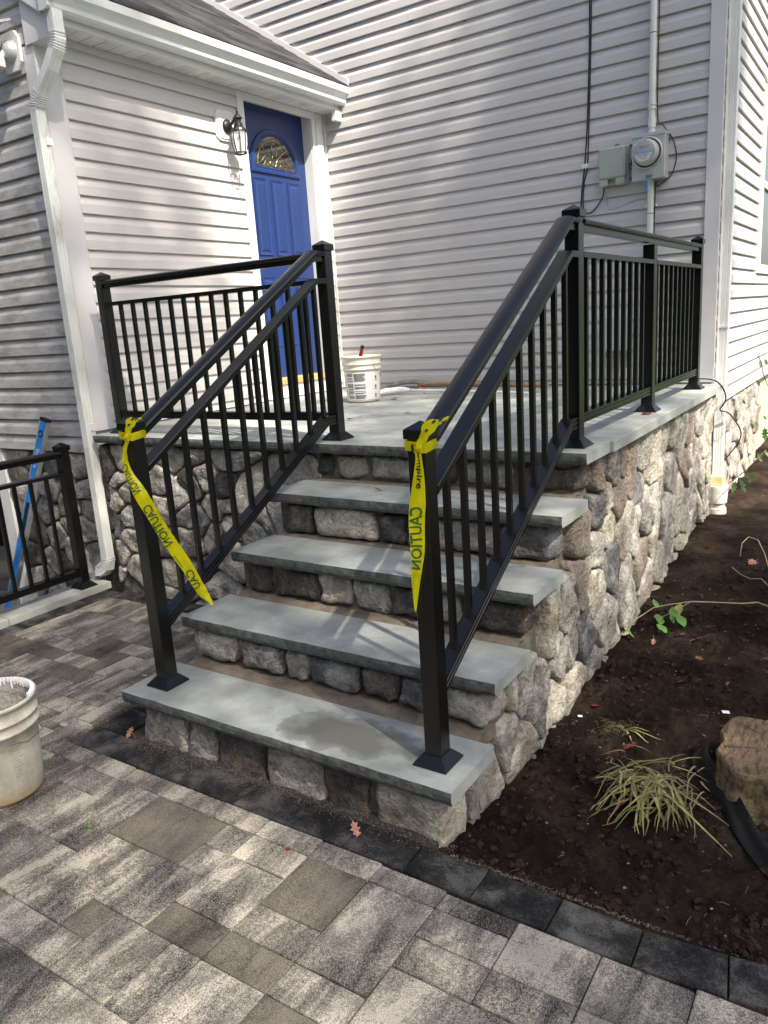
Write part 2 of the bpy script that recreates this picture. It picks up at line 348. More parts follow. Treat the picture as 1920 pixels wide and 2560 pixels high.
# ---------------------------------------------------------------- text helper: glyphs as flat mesh data
def glyphs(txt, size=1.0, bold=0.0, fine=0):
    cu = bpy.data.curves.new('lettering', 'FONT'); cu.body = txt; cu.size = size; cu.resolution_u = 3; cu.offset = bold
    ob = bpy.data.objects.new('lettering', cu); COL.objects.link(ob)
    dg = bpy.context.evaluated_depsgraph_get(); ev = ob.evaluated_get(dg); me = ev.to_mesh()
    vs = [v.co.copy() for v in me.vertices]; fs = [tuple(p.vertices) for p in me.polygons]
    ev.to_mesh_clear(); bpy.data.objects.remove(ob); bpy.data.curves.remove(cu)
    if fine:
        import bmesh
        bm = bmesh.new(); bv = [bm.verts.new(v) for v in vs]
        for f in fs:
            try: bm.faces.new([bv[i] for i in f])
            except ValueError: pass
        bmesh.ops.triangulate(bm, faces=bm.faces[:])
        for _ in range(3):
            le = [e for e in bm.edges if e.calc_length() > fine]
            if not le: break
            bmesh.ops.subdivide_edges(bm, edges=le, cuts=1); bmesh.ops.triangulate(bm, faces=[f for f in bm.faces if len(f.verts) > 3])
        bm.verts.ensure_lookup_table(); bm.verts.index_update(); vs = [v.co.copy() for v in bm.verts]; fs = [tuple(v.index for v in f.verts) for f in bm.faces]; bm.free()
    return vs, fs

# ---------------------------------------------------------------- ground
def plane_grid(name, x0, x1, y0, y1, nx, ny, hf, mat, kind='structure'):
    mb = MB(); vs = []
    for j in range(ny + 1):
        for i in range(nx + 1):
            x = x0 + (x1 - x0) * i / nx; y = y0 + (y1 - y0) * j / ny; vs.append((x, y, hf(x, y)))
    fs = [(j*(nx+1)+i, j*(nx+1)+i+1, (j+1)*(nx+1)+i+1, (j+1)*(nx+1)+i) for j in range(ny) for i in range(nx)]
    mb.add(vs, fs, True); o = mb.build(name, mat); o['kind'] = kind
    return o
mb = MB(); mb.box((-3.24, -400, -.5), (500, 600, -.33)); o = mb.build('ground', M['grass']); o['kind'] = 'structure'
mb = MB(); mb.box((-500, -400, -1.55), (-3.24, 600, -1.40)); o = mb.build('driveway', M['asphalt']); o['kind'] = 'structure'
mb = MB(); mb.box((-3.22, -6, -.32), (1.9, -.06, -.052)); mb.box((-3.22, -.06, -.32), (-1.2, 1.23, -.052)); mb.box((-1.476, -.004, -.06), (-1.3, 1.2, -.012)); mb.box((-1.299, -.004, -.06), (-.07, .06, -.012)); mb.prism([(-.07, -.061, -.0521), (.45, -.061, -.0521), (1.0, -.0, -.0521), (1.4, .12, -.0521), (1.4, .14, -.0521), (1.0, .03, -.0521), (.45, -.015, -.0521), (-.07, .04, -.0521)], (0, 0, -.2)); mb.box((-3.24, -6, -1.4), (-3.22, 1.25, -.02)); o = mb.build('patio_base', M['sand']); o['kind'] = 'structure'

def soil_h(x, y):
    base = [(-1, -.03), (0, -.03), (.3, -.07), (.7, -.095), (1.06, -.075), (1.5, -.047), (1.94, -.03), (2.47, .018), (3.25, .07), (4.5, .07), (12, .06)]
    z = base[-1][1]
    for (a, za), (b, zb) in zip(base, base[1:]):
        if a <= y <= b: z = za + (zb - za) * (y - a) / (b - a); break
    z += .02 * max(0, min(1, (x - .1) / .5)) * (1 if y < 3 else 0)
    v = Vector((x, y, 0))
    n1 = noise.fractal(v * 2.1, 1.0, 2.0, 4); n2 = noise.fractal(v * 9, .9, 2.0, 5); n3 = noise.fractal(v * 34 + Vector((5, 1, 2)), .8, 2.1, 4)
    fade = max(0.0, min(1.0, (y + .02) / .15))
    n4 = abs(noise.noise(v * 21 + Vector((3, 3, 3)))); z += (n1 * .022 + n2 * .016) * fade + n3 * .009 + n4 * .012 * fade
    z += .05 * math.exp(-(((x - .42) / .17) ** 2 + ((y - .62) / .17) ** 2))   # mound under the uprooted clump
    z += .025 * math.exp(-(((x - .22) / .12) ** 2 + ((y - .98) / .1) ** 2))
    z += .03 * math.exp(-(((x - .1) / .12) ** 2 + ((y - .35) / .2) ** 2))
    if y < .03: z = min(z, -.012)
    return z
M_S = M['soil']
def border_back(x): # rear edge of the dark border course
    if x < .45: return -.018
    t = x - .45; return -.018 - .02 * t + .12 * t * t
plane_grid('soil_bed', -.12, 1.42, -.03, 2.2, 200, 300, soil_h, M_S)
plane_grid('soil_bed_far', -.12, 3.5, 2.2, 9.0, 90, 170, soil_h, M_S)
plane_grid('soil_bed_side', 1.42, 3.5, -.03, 2.2, 30, 32, soil_h, M_S)

# ---------------------------------------------------------------- patio pavers
patio = empty('paver_patio', 'grey and cream block paver patio with a charcoal border in front of the stone steps', 'patio')
def paver(x0, x1, y0, y1, mat, name='paver', z=0.0, gap=.0014, ch=.003, th=.05):
    cx, cy = (x0 + x1) / 2, (y0 + y1) / 2; hx, hy = (x1 - x0) / 2 - gap, (y1 - y0) / 2 - gap
    mb = MB(); c = ch
    vs = []
    k = .0028
    def ring(ix, z_):
        X, Y = hx - ix, hy - ix
        return [(-X+k,-Y,z_),(X-k,-Y,z_),(X,-Y+k,z_),(X,Y-k,z_),(X-k,Y,z_),(-X+k,Y,z_),(-X,Y-k,z_),(-X,-Y+k,z_)]
    j = [random.uniform(-.0012, .0012) for _ in range(3)]
    vs = ring(0, -th) + ring(0, -c) + ring(c * .45, -c * .3) + ring(c * 1.2, 0)
    vs = [(a + random.uniform(-.0006, .0006), b_ + random.uniform(-.0006, .0006), z_ + (j[0] + j[1] * a / max(hx, .01) + j[2] * b_ / max(hy, .01) if z_ > -th + .001 else 0)) for a, b_, z_ in vs]
    fs = [tuple(range(24, 32))]
    for r in range(3):
        for q in range(8): fs.append((r*8+q, r*8+(q+1)%8, r*8+8+(q+1)%8, r*8+8+q))
    mb.add(vs, fs); o = mb.build(name, mat, patio); o.location = (cx, cy, z); return o
U = .1078; GX = -.155; GY = -.218
def cell_ok(i, j):
    x = GX + U * (i + .5); y = GY + U * (j + .5)
    if x < -1.64: return -2.95 < x and -1.5 < y < 1.06
    return x < 1.3 and -1.5 < y < -.13 and not (x > .55 and y > -.13)
taken = set()
XC0, XC1 = -2.955, 1.35
FRL = [(-1.64, -.137), (-.093, -.137), (.124, -.147), (.343, -.155), (.56, -.158), (.772, -.142), (.98, -.11), (1.18, -.06), (1.37, .01)]
def front_y(x):
    if x <= FRL[0][0]: return FRL[0][1]
    for (a, ya), (b_, yb) in zip(FRL, FRL[1:]):
        if a <= x <= b_: return ya + (yb - ya) * (x - a) / (b_ - a)
    return .01
def put(i, j, wi, hj, mat):
    for a in range(wi):
        for b_ in range(hj): taken.add((i + a, j + b_))
    x0, x1, y0, y1 = GX + U * i, GX + U * (i + wi), GY + U * j, GY + U * (j + hj)
    x0 = max(x0, XC0); x1 = min(x1, XC1); y1 = min(y1, 1.078)
    xm = (x0 + x1) / 2
    if xm > -1.64: y1 = min(y1, front_y(x0) - .001, front_y(x1) - .001); x0 = max(x0, -1.64 if y1 > -.12 else -9)
    elif y1 > -.13: x1 = min(x1, -1.634)
    if x1 - x0 < .03 or y1 - y0 < .03: return
    paver(x0, x1, y0, y1, M[mat])
# laid as in the photograph (columns and rows of the block module)
for (i, j, wi, hj, mt_) in [(-8, -2, 3, 2, 'pavC'), (-6, -4, 2, 2, 'pavA'), (-2, -4, 2, 1, 'pavC'), (-2, -2, 2, 2, 'pavC'), (-8, -5, 2, 3, 'pavD'), (-5, -6, 2, 2, 'pavA'),
                            (-4, -3, 2, 2, 'pavB'), (-5, -2, 1, 1, 'pavB'), (-4, -1, 1, 1, 'pavB'), (-3, -1, 1, 1, 'pavB'), (-4, -5, 2, 1, 'pavA'), (0, -4, 2, 1, 'pavB'), (0, -3, 2, 3, 'pavB'), (-2, -3, 2, 1, 'pavA'), (0, -5, 2, 1, 'pavC'),
                            (-6, -5, 1, 1, 'pavC'), (-10, -3, 2, 3, 'pavD'), (-9, -6, 3, 1, 'pavB'), (-6, -6, 1, 1, 'pavB'), (-4, -8, 2, 2, 'pavB'), (-2, -6, 2, 2, 'pavB'), (2, -2, 2, 1, 'pavA'), (2, -1, 2, 1, 'pavB')]:
    if not any((i + a, j + b_) in taken for a in range(wi) for b_ in range(hj)): put(i, j, wi, hj, mt_)
rs = random.Random(21)
for j in range(12, -12, -1):
    for i in range(-27, 14):
        if (i, j) in taken or not cell_ok(i, j): continue
        opts = [(2, 2), (2, 3), (3, 2), (2, 1), (1, 2), (2, 2), (2, 1), (3, 2)]; rs.shuffle(opts); opts += [(1, 1)]
        for wi, hj in opts:
            cells = [(i + a, j - b_) for a in range(wi) for b_ in range(hj)]
            if all(c not in taken and cell_ok(*c) for c in cells):
                put(i, j - hj + 1, wi, hj, rs.choice(['pavA', 'pavA', 'pavB', 'pavB', 'pavC', 'pavD', 'pavD', 'pavB'])); break
# charcoal border: along the steps, curving away at the right, back along the steps, the wall and the coping
bx = [-1.640, -1.396, -1.183 - .005, -.969, -.755, -.535, -.31, -.093]
for a, b_ in zip(bx, bx[1:]): paver(a, b_, -.135, -.006, M['border'], 'border_paver')
def quad_paver(p, name='border_paver'):
    cx = sum(a for a, _ in p) / 4; cy = sum(b_ for _, b_ in p) / 4; mb = MB()
    def ring(s_, z_): return [((a - cx) * s_, (b_ - cy) * s_, z_) for a, b_ in p]
    vs = ring(.985, -.05) + ring(.985, -.004) + ring(.96, 0)
    fs = [(8, 9, 10, 11)] + [(r*4+q, r*4+(q+1)%4, r*4+4+(q+1)%4, r*4+4+q) for r in range(2) for q in range(4)]
    mb.add(vs, fs); o = mb.build(name, M['border'], patio); o.location = (cx, cy, .0)
fr = [(-.093, -.137), (.124, -.147), (.343, -.155), (.56, -.158), (.772, -.142), (.98, -.11), (1.18, -.06), (1.37, .01)]
bk = [(-.090, -.008), (.124, -.018), (.344, -.024), (.557, -.032), (.752, -.012), (.945, .02), (1.13, .07), (1.30, .14)]
for k in range(len(fr) - 1): quad_paver([fr[k], fr[k+1], bk[k+1], bk[k]])
yy = -.006
while yy < 1.0: paver(-1.632, -1.478, yy, yy + .17, M['border'], 'border_paver'); yy += .17
yy = -1.4
while yy < 1.05: paver(-3.085, -2.957, yy, yy + .213, M['border'], 'border_paver'); yy += .213
xx = -2.955
while xx < -1.66: paver(xx, min(xx + .213, -1.636), 1.08, 1.205, M['border'], 'border_paver'); xx += .213
# loose polymeric sand grains drifted against the bottom risers
mb = MB(); rs = random.Random(5)
for k in range(2600):
    x = rs.uniform(-1.45, 1.2); y = (.03 - abs(rs.gauss(0, .035))) if x < 0 else (-.02 + abs(rs.gauss(0, .012)) + .12 * max(0, x - .45) ** 2)
    r_ = rs.uniform(.0008, .0022); z = .001 if y < -.006 else -.02
    z = max(z, -.02 + .02 * (x < 0))
    mb.add([(x - r_, y - r_, z), (x + r_, y - r_, z), (x, y + r_, z), (x, y, z + r_ * 1.5)], [(0, 1, 3), (1, 2, 3), (2, 0, 3)])
o = mb.build('sand_grains', M['pebble']); o['kind'] = 'stuff'; tag(o, 'fine joint sand spilled along the dark border at the foot of the steps', 'sand')

# ---------------------------------------------------------------- stone building
def chaikin(p, n=1, t=.25):
    for _ in range(n):
        q = []
        for i in range(len(p)):
            a, b_ = p[i], p[(i + 1) % len(p)]; q += [(a[0]*(1-t)+b_[0]*t, a[1]*(1-t)+b_[1]*t), (a[0]*t+b_[0]*(1-t), a[1]*t+b_[1]*(1-t))]
        p = q
    return p
def resample(p, n):
    L = [0]; 
    for i in range(len(p)): a, b_ = p[i], p[(i + 1) % len(p)]; L.append(L[-1] + math.hypot(b_[0]-a[0], b_[1]-a[1]))
    out = []; k = 0
    for i in range(n):
        t = L[-1] * i / n
        while L[k + 1] < t: k += 1
        f = (t - L[k]) / max(1e-9, L[k+1] - L[k]); a, b_ = p[k], p[(k + 1) % len(p)]
        out.append((a[0] + (b_[0]-a[0]) * f, a[1] + (b_[1]-a[1]) * f))
    return out
def stone(poly, P, parent, mat, h=.035, gap=.006, seed=0, back=-.02, nseg=30, rnd=1):
    """poly: outline in wall coordinates; P maps (u, v, w) to the world"""
    cx = sum(a for a, _ in poly) / len(poly); cy = sum(b_ for _, b_ in poly) / len(poly)
    rs = random.Random(seed); p = resample(chaikin(chaikin(poly, 1, .13), 1, .22), nseg)
    out = []
    tx, ty = rs.uniform(-.12, .12), rs.uniform(-.12, .12)
    hh = h * rs.uniform(.75, 1.2)
    off = Vector((rs.uniform(0, 50), rs.uniform(0, 50), rs.uniform(0, 50)))
    rad = []
    for a, b_ in p:
        d = math.hypot(a - cx, b_ - cy); nz = noise.noise(Vector((a, b_, 0)) * 22 + off)
        rad.append((a - cx, b_ - cy, d, nz))
    rmin = min(r_[2] for r_ in rad)
    rings = [(0, back), (0, .0), (.0005, .55), (.003, .80), (.008, .92), (.020, .98)]
    vs = []
    for ins, wf in rings:
        for (dx, dy, d, nz) in rad:
            k = max(.25, (d - gap - ins * min(1, rmin / .045) + nz * .008) / d); u = cx + dx * k; v = cy + dy * k
            wv = back if wf == back else wf * hh
            vs.append((u, v, wv))
    for f, wf in ((.62, 1.0), (.3, 1.02)):
        base = vs[5 * nseg:6 * nseg]
        for (u, v, _) in base: vs.append((cx + (u - cx) * f, cy + (v - cy) * f, wf * hh))
    vs.append((cx, cy, hh * 1.02))
    res = []
    for k, (u, v, wv) in enumerate(vs):
        if wv > 0:
            amt = min(1, wv / hh)
            q = Vector((u, v, wv)) + off
            dn = noise.fractal(q * 9, .8, 2.0, 3) * .013 + noise.fractal(q * 38, .8, 2.0, 3) * .0055 + (abs(noise.noise(q * 6)) - .2) * .022
            rdg = abs(noise.noise(q * 16 + Vector((9, 9, 9)))) * .007
            wv += (dn - rdg + (u - cx) * tx + (v - cy) * ty) * amt
            wv = max(wv, .001)
        res.append(P(u, v, wv))
    fs = []
    for r_ in range(7):
        for k in range(nseg): fs.append((r_*nseg+k, r_*nseg+(k+1)%nseg, (r_+1)*nseg+(k+1)%nseg, (r_+1)*nseg+k))
    for k in range(nseg): fs.append((7*nseg+k, 7*nseg+(k+1)%nseg, 8*nseg))
    mb = MB(); org = Vector(P(cx, cy, 0)); mb.add([Vector(v) - org for v in res], fs, True)
    o = mb.build('stone', mat, parent); o.location = org
    return o
def clip(poly, nx, ny, c):  # keep nx*x+ny*y<=c
    out = []
    for i in range(len(poly)):
        a, b_ = poly[i], poly[(i + 1) % len(poly)]; da = nx*a[0]+ny*a[1]-c; db = nx*b_[0]+ny*b_[1]-c
        if da <= 0: out.append(a)
        if (da < 0) != (db < 0) and abs(da - db) > 1e-12:
            t = da / (da - db); out.append((a[0]+(b_[0]-a[0])*t, a[1]+(b_[1]-a[1])*t))
    return out
def voronoi(seeds, bounds, ax=1.0, ay=1.0):
    x0, x1, y0, y1 = bounds; cells = []
    for i, s_ in enumerate(seeds):
        p = [(x0, y0), (x1, y0), (x1, y1), (x0, y1)]
        for j, t in enumerate(seeds):
            if i == j: continue
            nx, ny = (t[0]-s_[0])*ax*ax, (t[1]-s_[1])*ay*ay
            c = nx*(s_[0]+t[0])/2 + ny*(s_[1]+t[1])/2
            p = clip(p, nx, ny, c)
            if len(p) < 3: break
        cells.append(p)
    return cells
def area(p): return abs(sum(p[i][0]*p[(i+1)%len(p)][1]-p[(i+1)%len(p)][0]*p[i][1] for i in range(len(p)))) / 2
def rounded_block(x0, x1, y0, y1, z0, z1, parent, mat, seed, r=.028, n=8, amp=1.0):
    rs = random.Random(seed); off = Vector((rs.uniform(0, 50),) * 3)
    c = Vector(((x0+x1)/2, (y0+y1)/2, (z0+z1)/2)); h = Vector(((x1-x0)/2, (y1-y0)/2, (z1-z0)/2))
    sk = [rs.uniform(-.16, .16) for _ in range(2)]
    vs = {}; V = []; F = []
    def vid(p):
        k = tuple(round(a, 4) for a in p)
        if k not in vs:
            q = Vector((p[0]*h.x, p[1]*h.y, p[2]*h.z)); inner = Vector([max(-(h[i]-r), min(h[i]-r, q[i])) for i in range(3)])
            d = q - inner; nrm = d.normalized() if d.length > 1e-6 else Vector((0, 0, 0)); out = inner + nrm * r if d.length > 1e-6 else q
            N = (nrm if nrm.length > .1 else Vector(p).normalized())
            w_ = out + c + off
            a_ = noise.fractal(w_ * 11, .8, 2.0, 3) * .010 + noise.fractal(w_ * 40, .8, 2.0, 2) * .0045 - abs(noise.noise(w_ * 15)) * .007
            out = out + N * a_ * amp; out.x += sk[0] * out.z * (1 if out.x < 0 else .2); out.z += 0
            vs[k] = len(V); V.append(out)
        return vs[k]
    def grid(fn):
        for i in range(n):
            for j in range(n):
                a = -1 + 2*i/n; b_ = -1 + 2*(i+1)/n; e = -1 + 2*j/n; f = -1 + 2*(j+1)/n
                F.append((vid(fn(a, e)), vid(fn(b_, e)), vid(fn(b_, f)), vid(fn(a, f))))
    sh = lambda t: math.copysign(abs(t) ** .75, t)
    grid(lambda a, b_: (sh(a), -1, sh(b_))); grid(lambda a, b_: (1, sh(a), sh(b_))); grid(lambda a, b_: (-1, -sh(a), sh(b_)))
    grid(lambda a, b_: (sh(a), sh(b_), 1)); grid(lambda a, b_: (sh(a), -sh(b_), -1))
    mb = MB(); mb.add(V, F, True); o = mb.build('stone', mat, parent); o.location = c
    return o

porch = empty('stone_porch', 'bluestone porch landing and five steps faced in rounded grey fieldstone', 'porch steps')
# mortar core
core = MB()
for i in range(4): core.box((-1.44 + .03, TY[i] + .066, -.2), (-.076 - .0012 * i, 1.2575 - .0012 * i, TZ[i] - TH - .002 if i == 0 else TZ[i] - TH - .002))
for i in range(4):   # sandy bed behind each tread
    pass
core.box((-3.0, 1.266, -.3), (-.0812, 3.88, LZ - TH - .002))
core.build('mortar_core', M['mortar'], porch)
bed = MB()
for i in range(4):   # sandy bed squeezed out behind each tread
    y0 = TY[i] + .284; y1 = TY[i+1] + .10; nx = 70; ny = 6; V = []
    for b_ in range(ny + 1):
        for a in range(nx + 1):
            x = -1.40 + 1.343 * a / nx; y = y0 + (y1 - y0) * b_ / ny
            V.append((x, y, TZ[i] - .004 + .008 * min(1, b_ / 2) + noise.fractal(Vector((x * 30, y * 30, i)), .8, 2, 3) * .006 * min(1, b_)))
    bed.add(V, [(b_*(nx+1)+a, b_*(nx+1)+a+1, (b_+1)*(nx+1)+a+1, (b_+1)*(nx+1)+a) for b_ in range(ny) for a in range(nx)], True)
    bed.box((-1.40, y0 + .004, TZ[i] - .05), (-.0575, y1, TZ[i] - .006))
bed.build('mortar_bed', M['mortar_sand'], porch)
# treads: thermal top, split rock-face edge
def slab(name, x0, x1, y0, y1, zt, th, mats, parent, jag=True, seed=1, side_smooth=True):
    rs = random.Random(seed); mb = MB(); nx = max(4, int((x1 - x0) / .025)); ny = 4
    # top sheet
    xs = [x0 + (x1 - x0) * i / nx for i in range(nx + 1)]
    fj = [(rs.uniform(-.0007, .0006) if jag and 0 < i < nx else 0) for i in range(nx + 1)]
    nz = lambda x, z: noise.fractal(Vector((x * 14, z * 40, seed)),   .8, 2, 3) * .0028
    top = [(xs[i], y0 + fj[i] + .0015, zt - .0012) for i in range(nx + 1)]
    rows = [zt - .0012, zt - th * .3, zt - th * .65, zt - th + .002]
    V = []; 
    for r_, z in enumerate(rows):
        for i, x in enumerate(xs):
            edge = (0 < i < nx); V.append((x, y0 + (nz(x, z) if edge and jag else 0) - (.003 if r_ in (1, 2) and jag else 0) + (fj[i] if r_ == 0 else 0) + (.003 if r_ == 3 else 0), z))
    F = []
    W = nx + 1
    for r_ in range(3):
        for i in range(nx): F.append((r_*W+i, (r_+1)*W+i, (r_+1)*W+i+1, r_*W+i+1))
    mb.cur = 1; mb.add(V, F, False)
    mb.cur = 0
    # top: bevel strip then plate
    T = [(x, y0 + fj[i] + .003, zt) for i, x in enumerate(xs)] + [(x, y1, zt) for x in xs]
    mb.add([V[i] for i in range(W)] + T, [(i, i+1, W+i+1, W+i) for i in range(nx)])
    mb.add(T, [(i, i+1, W+i+1, W+i) for i in range(nx)])
    B = [V[3*W+i] for i in range(W)] + [(x, y1, zt - th) for x in xs]
    mb.cur = 1; mb.add(B, [(i, W+i, W+i+1, i+1) for i in range(nx)])
    mb.cur = 0
    for x, i in ((x0, 0), (x1, nx)):
        col = [V[r_*W+i] for r_ in range(4)]; q = col + [(x, y1, zt - th), (x, y1, zt), T[i]]
        f = (0, 1, 2, 3, 4, 5, 6); mb.add(q, [f if i == nx else f[::-1]])
    mb.add([(x0, y1, zt - th), (x1, y1, zt - th), (x1, y1, zt), (x0, y1, zt)], [(3, 2, 1, 0)])
    return mb.build(name, mats, parent)
slab('tread', -1.448, .004, 0, .286, TZ[0], TH, [M['blue_wet'], M['blue_edge']], porch, seed=1)
slab('tread', -1.436, -.006, TY[1], TY[1] + .286, TZ[1], TH, [M['blue'], M['blue_edge']], porch, seed=2)
slab('tread', -1.412, .003, TY[2], TY[2] + .286, TZ[2], TH, [M['blue'], M['blue_edge']], porch, seed=3)
slab('tread', -1.430, .0, TY[3], TY[3] + .286, TZ[3], TH, [M['blue'], M['blue_edge']], porch, seed=4)
# landing: front coping, right coping (two pieces), flagstones inside
slab('coping_stone', -3.035, -.385, 1.193, 1.50, LZ, TH, [M['blue'], M['blue_edge']], porch, seed=5)
slab('coping_stone', -.380, .0, 1.193, 1.487, LZ, TH, [M['blue'], M['blue_edge']], porch, seed=6)
mb = MB(); mb.box((-.31, 1.491, LZ - TH), (.016, 3.90, LZ + .001), ch=.002); mb.build('coping_stone', [M['blue']], porch)
fl = [(-3.12, -2.45, 1.505, 2.35), (-2.445, -1.70, 1.505, 1.95), (-1.695, -1.02, 1.505, 2.2), (-1.015, -.32, 1.505, 2.0),
      (-2.445, -1.70, 1.955, 2.6), (-3.12, -2.45, 2.355, 3.1), (-1.695, -1.02, 2.205, 2.95), (-1.015, -.32, 2.005, 2.75), (-2.445, -1.70, 2.605, 3.3), (-3.12, -2.45, 3.105, 3.89),
      (-1.695, -1.02, 2.955, 3.89), (-1.015, -.32, 2.755, 3.3), (-2.445, -1.70, 3.305, 3.89), (-1.015, -.32, 3.305, 3.89)]
for k, (a, b_, c_, d_) in enumerate(fl):
    mb = MB(); mb.box((a - (a + b_) / 2, c_ - (c_ + d_) / 2, -.03), (b_ - (a + b_) / 2, d_ - (c_ + d_) / 2, 0), ch=.0015)
    o = mb.build('flagstone', M['blue'], porch); o.location = ((a + b_) / 2, (c_ + d_) / 2, LZ - .001 + random.uniform(-.0008, .0008))
mb = MB(); mb.box((-3.125, 1.503, LZ - .06), (-.312, 3.895, LZ - .0035)); mb.build('joint_mortar', simple('pale_joint_mortar', (.62, .60, .56), .9, var=.15, vs=20), porch)

# riser stones, spans traced from the photograph: (x0, x1, material)
risers = [
 [(-1.405,-1.16,'stoneA'),(-1.15,-1.01,'stoneA'),(-1.0,-.77,'stoneD'),(-.76,-.51,'stoneA'),(-.50,-.315,'stoneD'),(-.305,-.045,'stoneB')],
 [(-1.395,-1.16,'stoneA'),(-1.145,-.93,'stoneC'),(-.915,-.80,'stoneA'),(-.79,-.56,'stoneC'),(-.55,-.40,'stoneD'),(-.39,-.26,'stoneC'),(-.25,-.05,'stoneA')],
 [(-1.385,-1.23,'stoneD'),(-1.22,-.98,'stoneD'),(-.97,-.80,'stoneB'),(-.79,-.61,'stoneA'),(-.60,-.46,'stoneD'),(-.45,-.31,'stoneA'),(-.30,-.05,'stoneD')],
 [(-1.37,-1.20,'stoneD'),(-1.18,-.85,'stoneB'),(-.835,-.70,'stoneD'),(-.69,-.50,'stoneA'),(-.49,-.28,'stoneA'),(-.27,-.05,'stoneC')],
 [(-1.385,-1.285,'stoneD'),(-1.26,-1.08,'stoneB'),(-1.06,-.78,'stoneA'),(-.77,-.60,'stoneD'),(-.59,-.33,'stoneA'),(-.32,-.055,'stoneD')]]
for i, row in enumerate(risers):
    z0 = (TZ[i-1] + .006) if i else -.09; z1 = TZ[i] - TH - .004; y = TY[i] + (.034, .012, .030, .022, .048)[i]
    for k, (a, b_, mt_) in enumerate(row):
        rs = random.Random(i * 31 + k); last = k == len(row) - 1
        rounded_block(a + rs.uniform(-.004, .004), b_ + (.0 if last else rs.uniform(-.006, .004)), y + rs.uniform(-.006, .006), y + (.17 if last else .09), z0 + rs.uniform(0, .008), z1 - rs.uniform(0, .014), porch, M[mt_], i * 77 + k, r=.030 if z1 - z0 > .12 else .026, amp=1.5)
# side wall (faces +X): seeds at the stone centres seen in the photograph, wall coordinates (y, z)
C0 = Vector((0.97779, -1.69704, 1.51982))
def ray(U_, V_, ax, val):
    d = CF + (U_ - 960) / 1924.01 * CR - (V_ - 1280) / 1924.01 * CU
    t = (val - C0[ax]) / d[ax]; return C0 + d * t
def pix(l, ox, oy, s_): return [(ox + s_ * a, oy + s_ * b_) for a, b_ in l]
side_px = pix([(920,850),(968,830),(1020,785),(1052,815),(1095,745),(1150,790),(1205,660),(1238,640),(1268,635),(1305,640),(1358,590),(1370,665),(915,990),(955,935),(1005,930),(1085,900),(1022,1070),(962,1075),(1085,1040),(1118,1010),(1150,960),(1195,880),(1228,835),(1300,790),(1340,775),(1385,800),(1310,905),(1360,880),(1262,1000),(1330,1010),(1212,990),(1385,960),
  (840,1120),(905,1170),(830,1290),(965,1215),(900,1320),(1030,1330),(1110,1200),(1160,1110),(1120,1300),(1180,1260),(1270,1120),(1215,1150)], 960, 700, .5787)
side_px += pix([(890,650),(1075,540),(1000,980),(1240,830),(1460,640),(1145,900),(1510,820),(1160,1230),(1350,1190),(930,1480),(640,1380),(775,1400),(490,1450)], 1150, 1400, .2411)
side_px += pix([(900,640),(1240,290),(1130,110),(690,900)], 1000, 1800, .2411)
seeds = []
for u, v in side_px:
    p = ray(u, v, 0, -.055); seeds.append((p.y, p.z))
# a few fillers below the soil and at the far end
seeds += [(.9, -.15), (1.25, -.12), (1.6, -.13), (2.0, -.1), (2.5, -.08), (3.0, -.03), (3.45, -.03), (3.78, .45), (3.80, .2), (3.80, .72), (3.05, .2), (.62, -.16), (2.25, .12), (2.75, .15), (3.5, .25)]
cells = voronoi(seeds, (.20, 3.87, -.2, LZ - TH - .004), 1.0, .8)
def PS(u, v, w_): return (-.076 + w_, u, v)
sm = ['stoneA', 'stoneB', 'stoneA', 'stoneB', 'stoneA', 'stoneB', 'stoneA', 'stoneE', 'stoneA', 'stoneB', 'stoneA']
rs = random.Random(11)
col_over = {12: 'stoneC', 15: 'stoneC', 13: 'stoneB', 34: 'stoneE', 35: 'stoneC', 37: 'stoneA', 16: 'stoneB', 5: 'stoneB', 25: 'stoneB', 32: 'stoneE', 44: 'stoneB', 45: 'stoneA', 46: 'stoneA', 47: 'stoneC', 48: 'stoneA', 50: 'stoneB', 51: 'stoneB', 52: 'stoneA', 53: 'stoneB', 54: 'stoneA', 55: 'stoneA', 57: 'stoneB', 58: 'stoneB', 59: 'stoneA', 60: 'stoneA'}
for k, (c_, s_) in enumerate(zip(cells, seeds)):
    if len(c_) < 3: continue
    y, z = s_
    i = max(q for q in range(5) if q == 0 or TY[q] + .16 <= y) if y > .16 else 0
    # stay below the tread that covers this stone and behind the corner blocks of its flight
    c_ = clip(c_, 0, 1, TZ[i] - TH - .006)
    for q in range(i + 1, 5): pass
    for q in range(i, -1, -1):
        lo = (TZ[q-1] + .0) if q else -1; ylim = TY[q] + .205 if q < 4 else TY[q] + .215
        if any(b_ > lo and a < ylim and b_ < 2 for a, b_ in c_):
            A = clip(list(c_), -1, 0, -ylim); B = clip(list(c_), 0, 1, lo + .0) if q else []
            c_ = A if (area(A) if len(A) > 2 else 0) >= (area(B) if len(B) > 2 else 0) else B
            if len(c_) < 3: break
    if len(c_) < 3 or area(c_) < .0012: continue
    mt_ = col_over.get(k, rs.choice(sm))
    stone(c_, PS, porch, M[mt_], h=.046, gap=.0045, seed=100 + k)
for i in range(5):  # slivers that close the flights behind the corner blocks
    pass
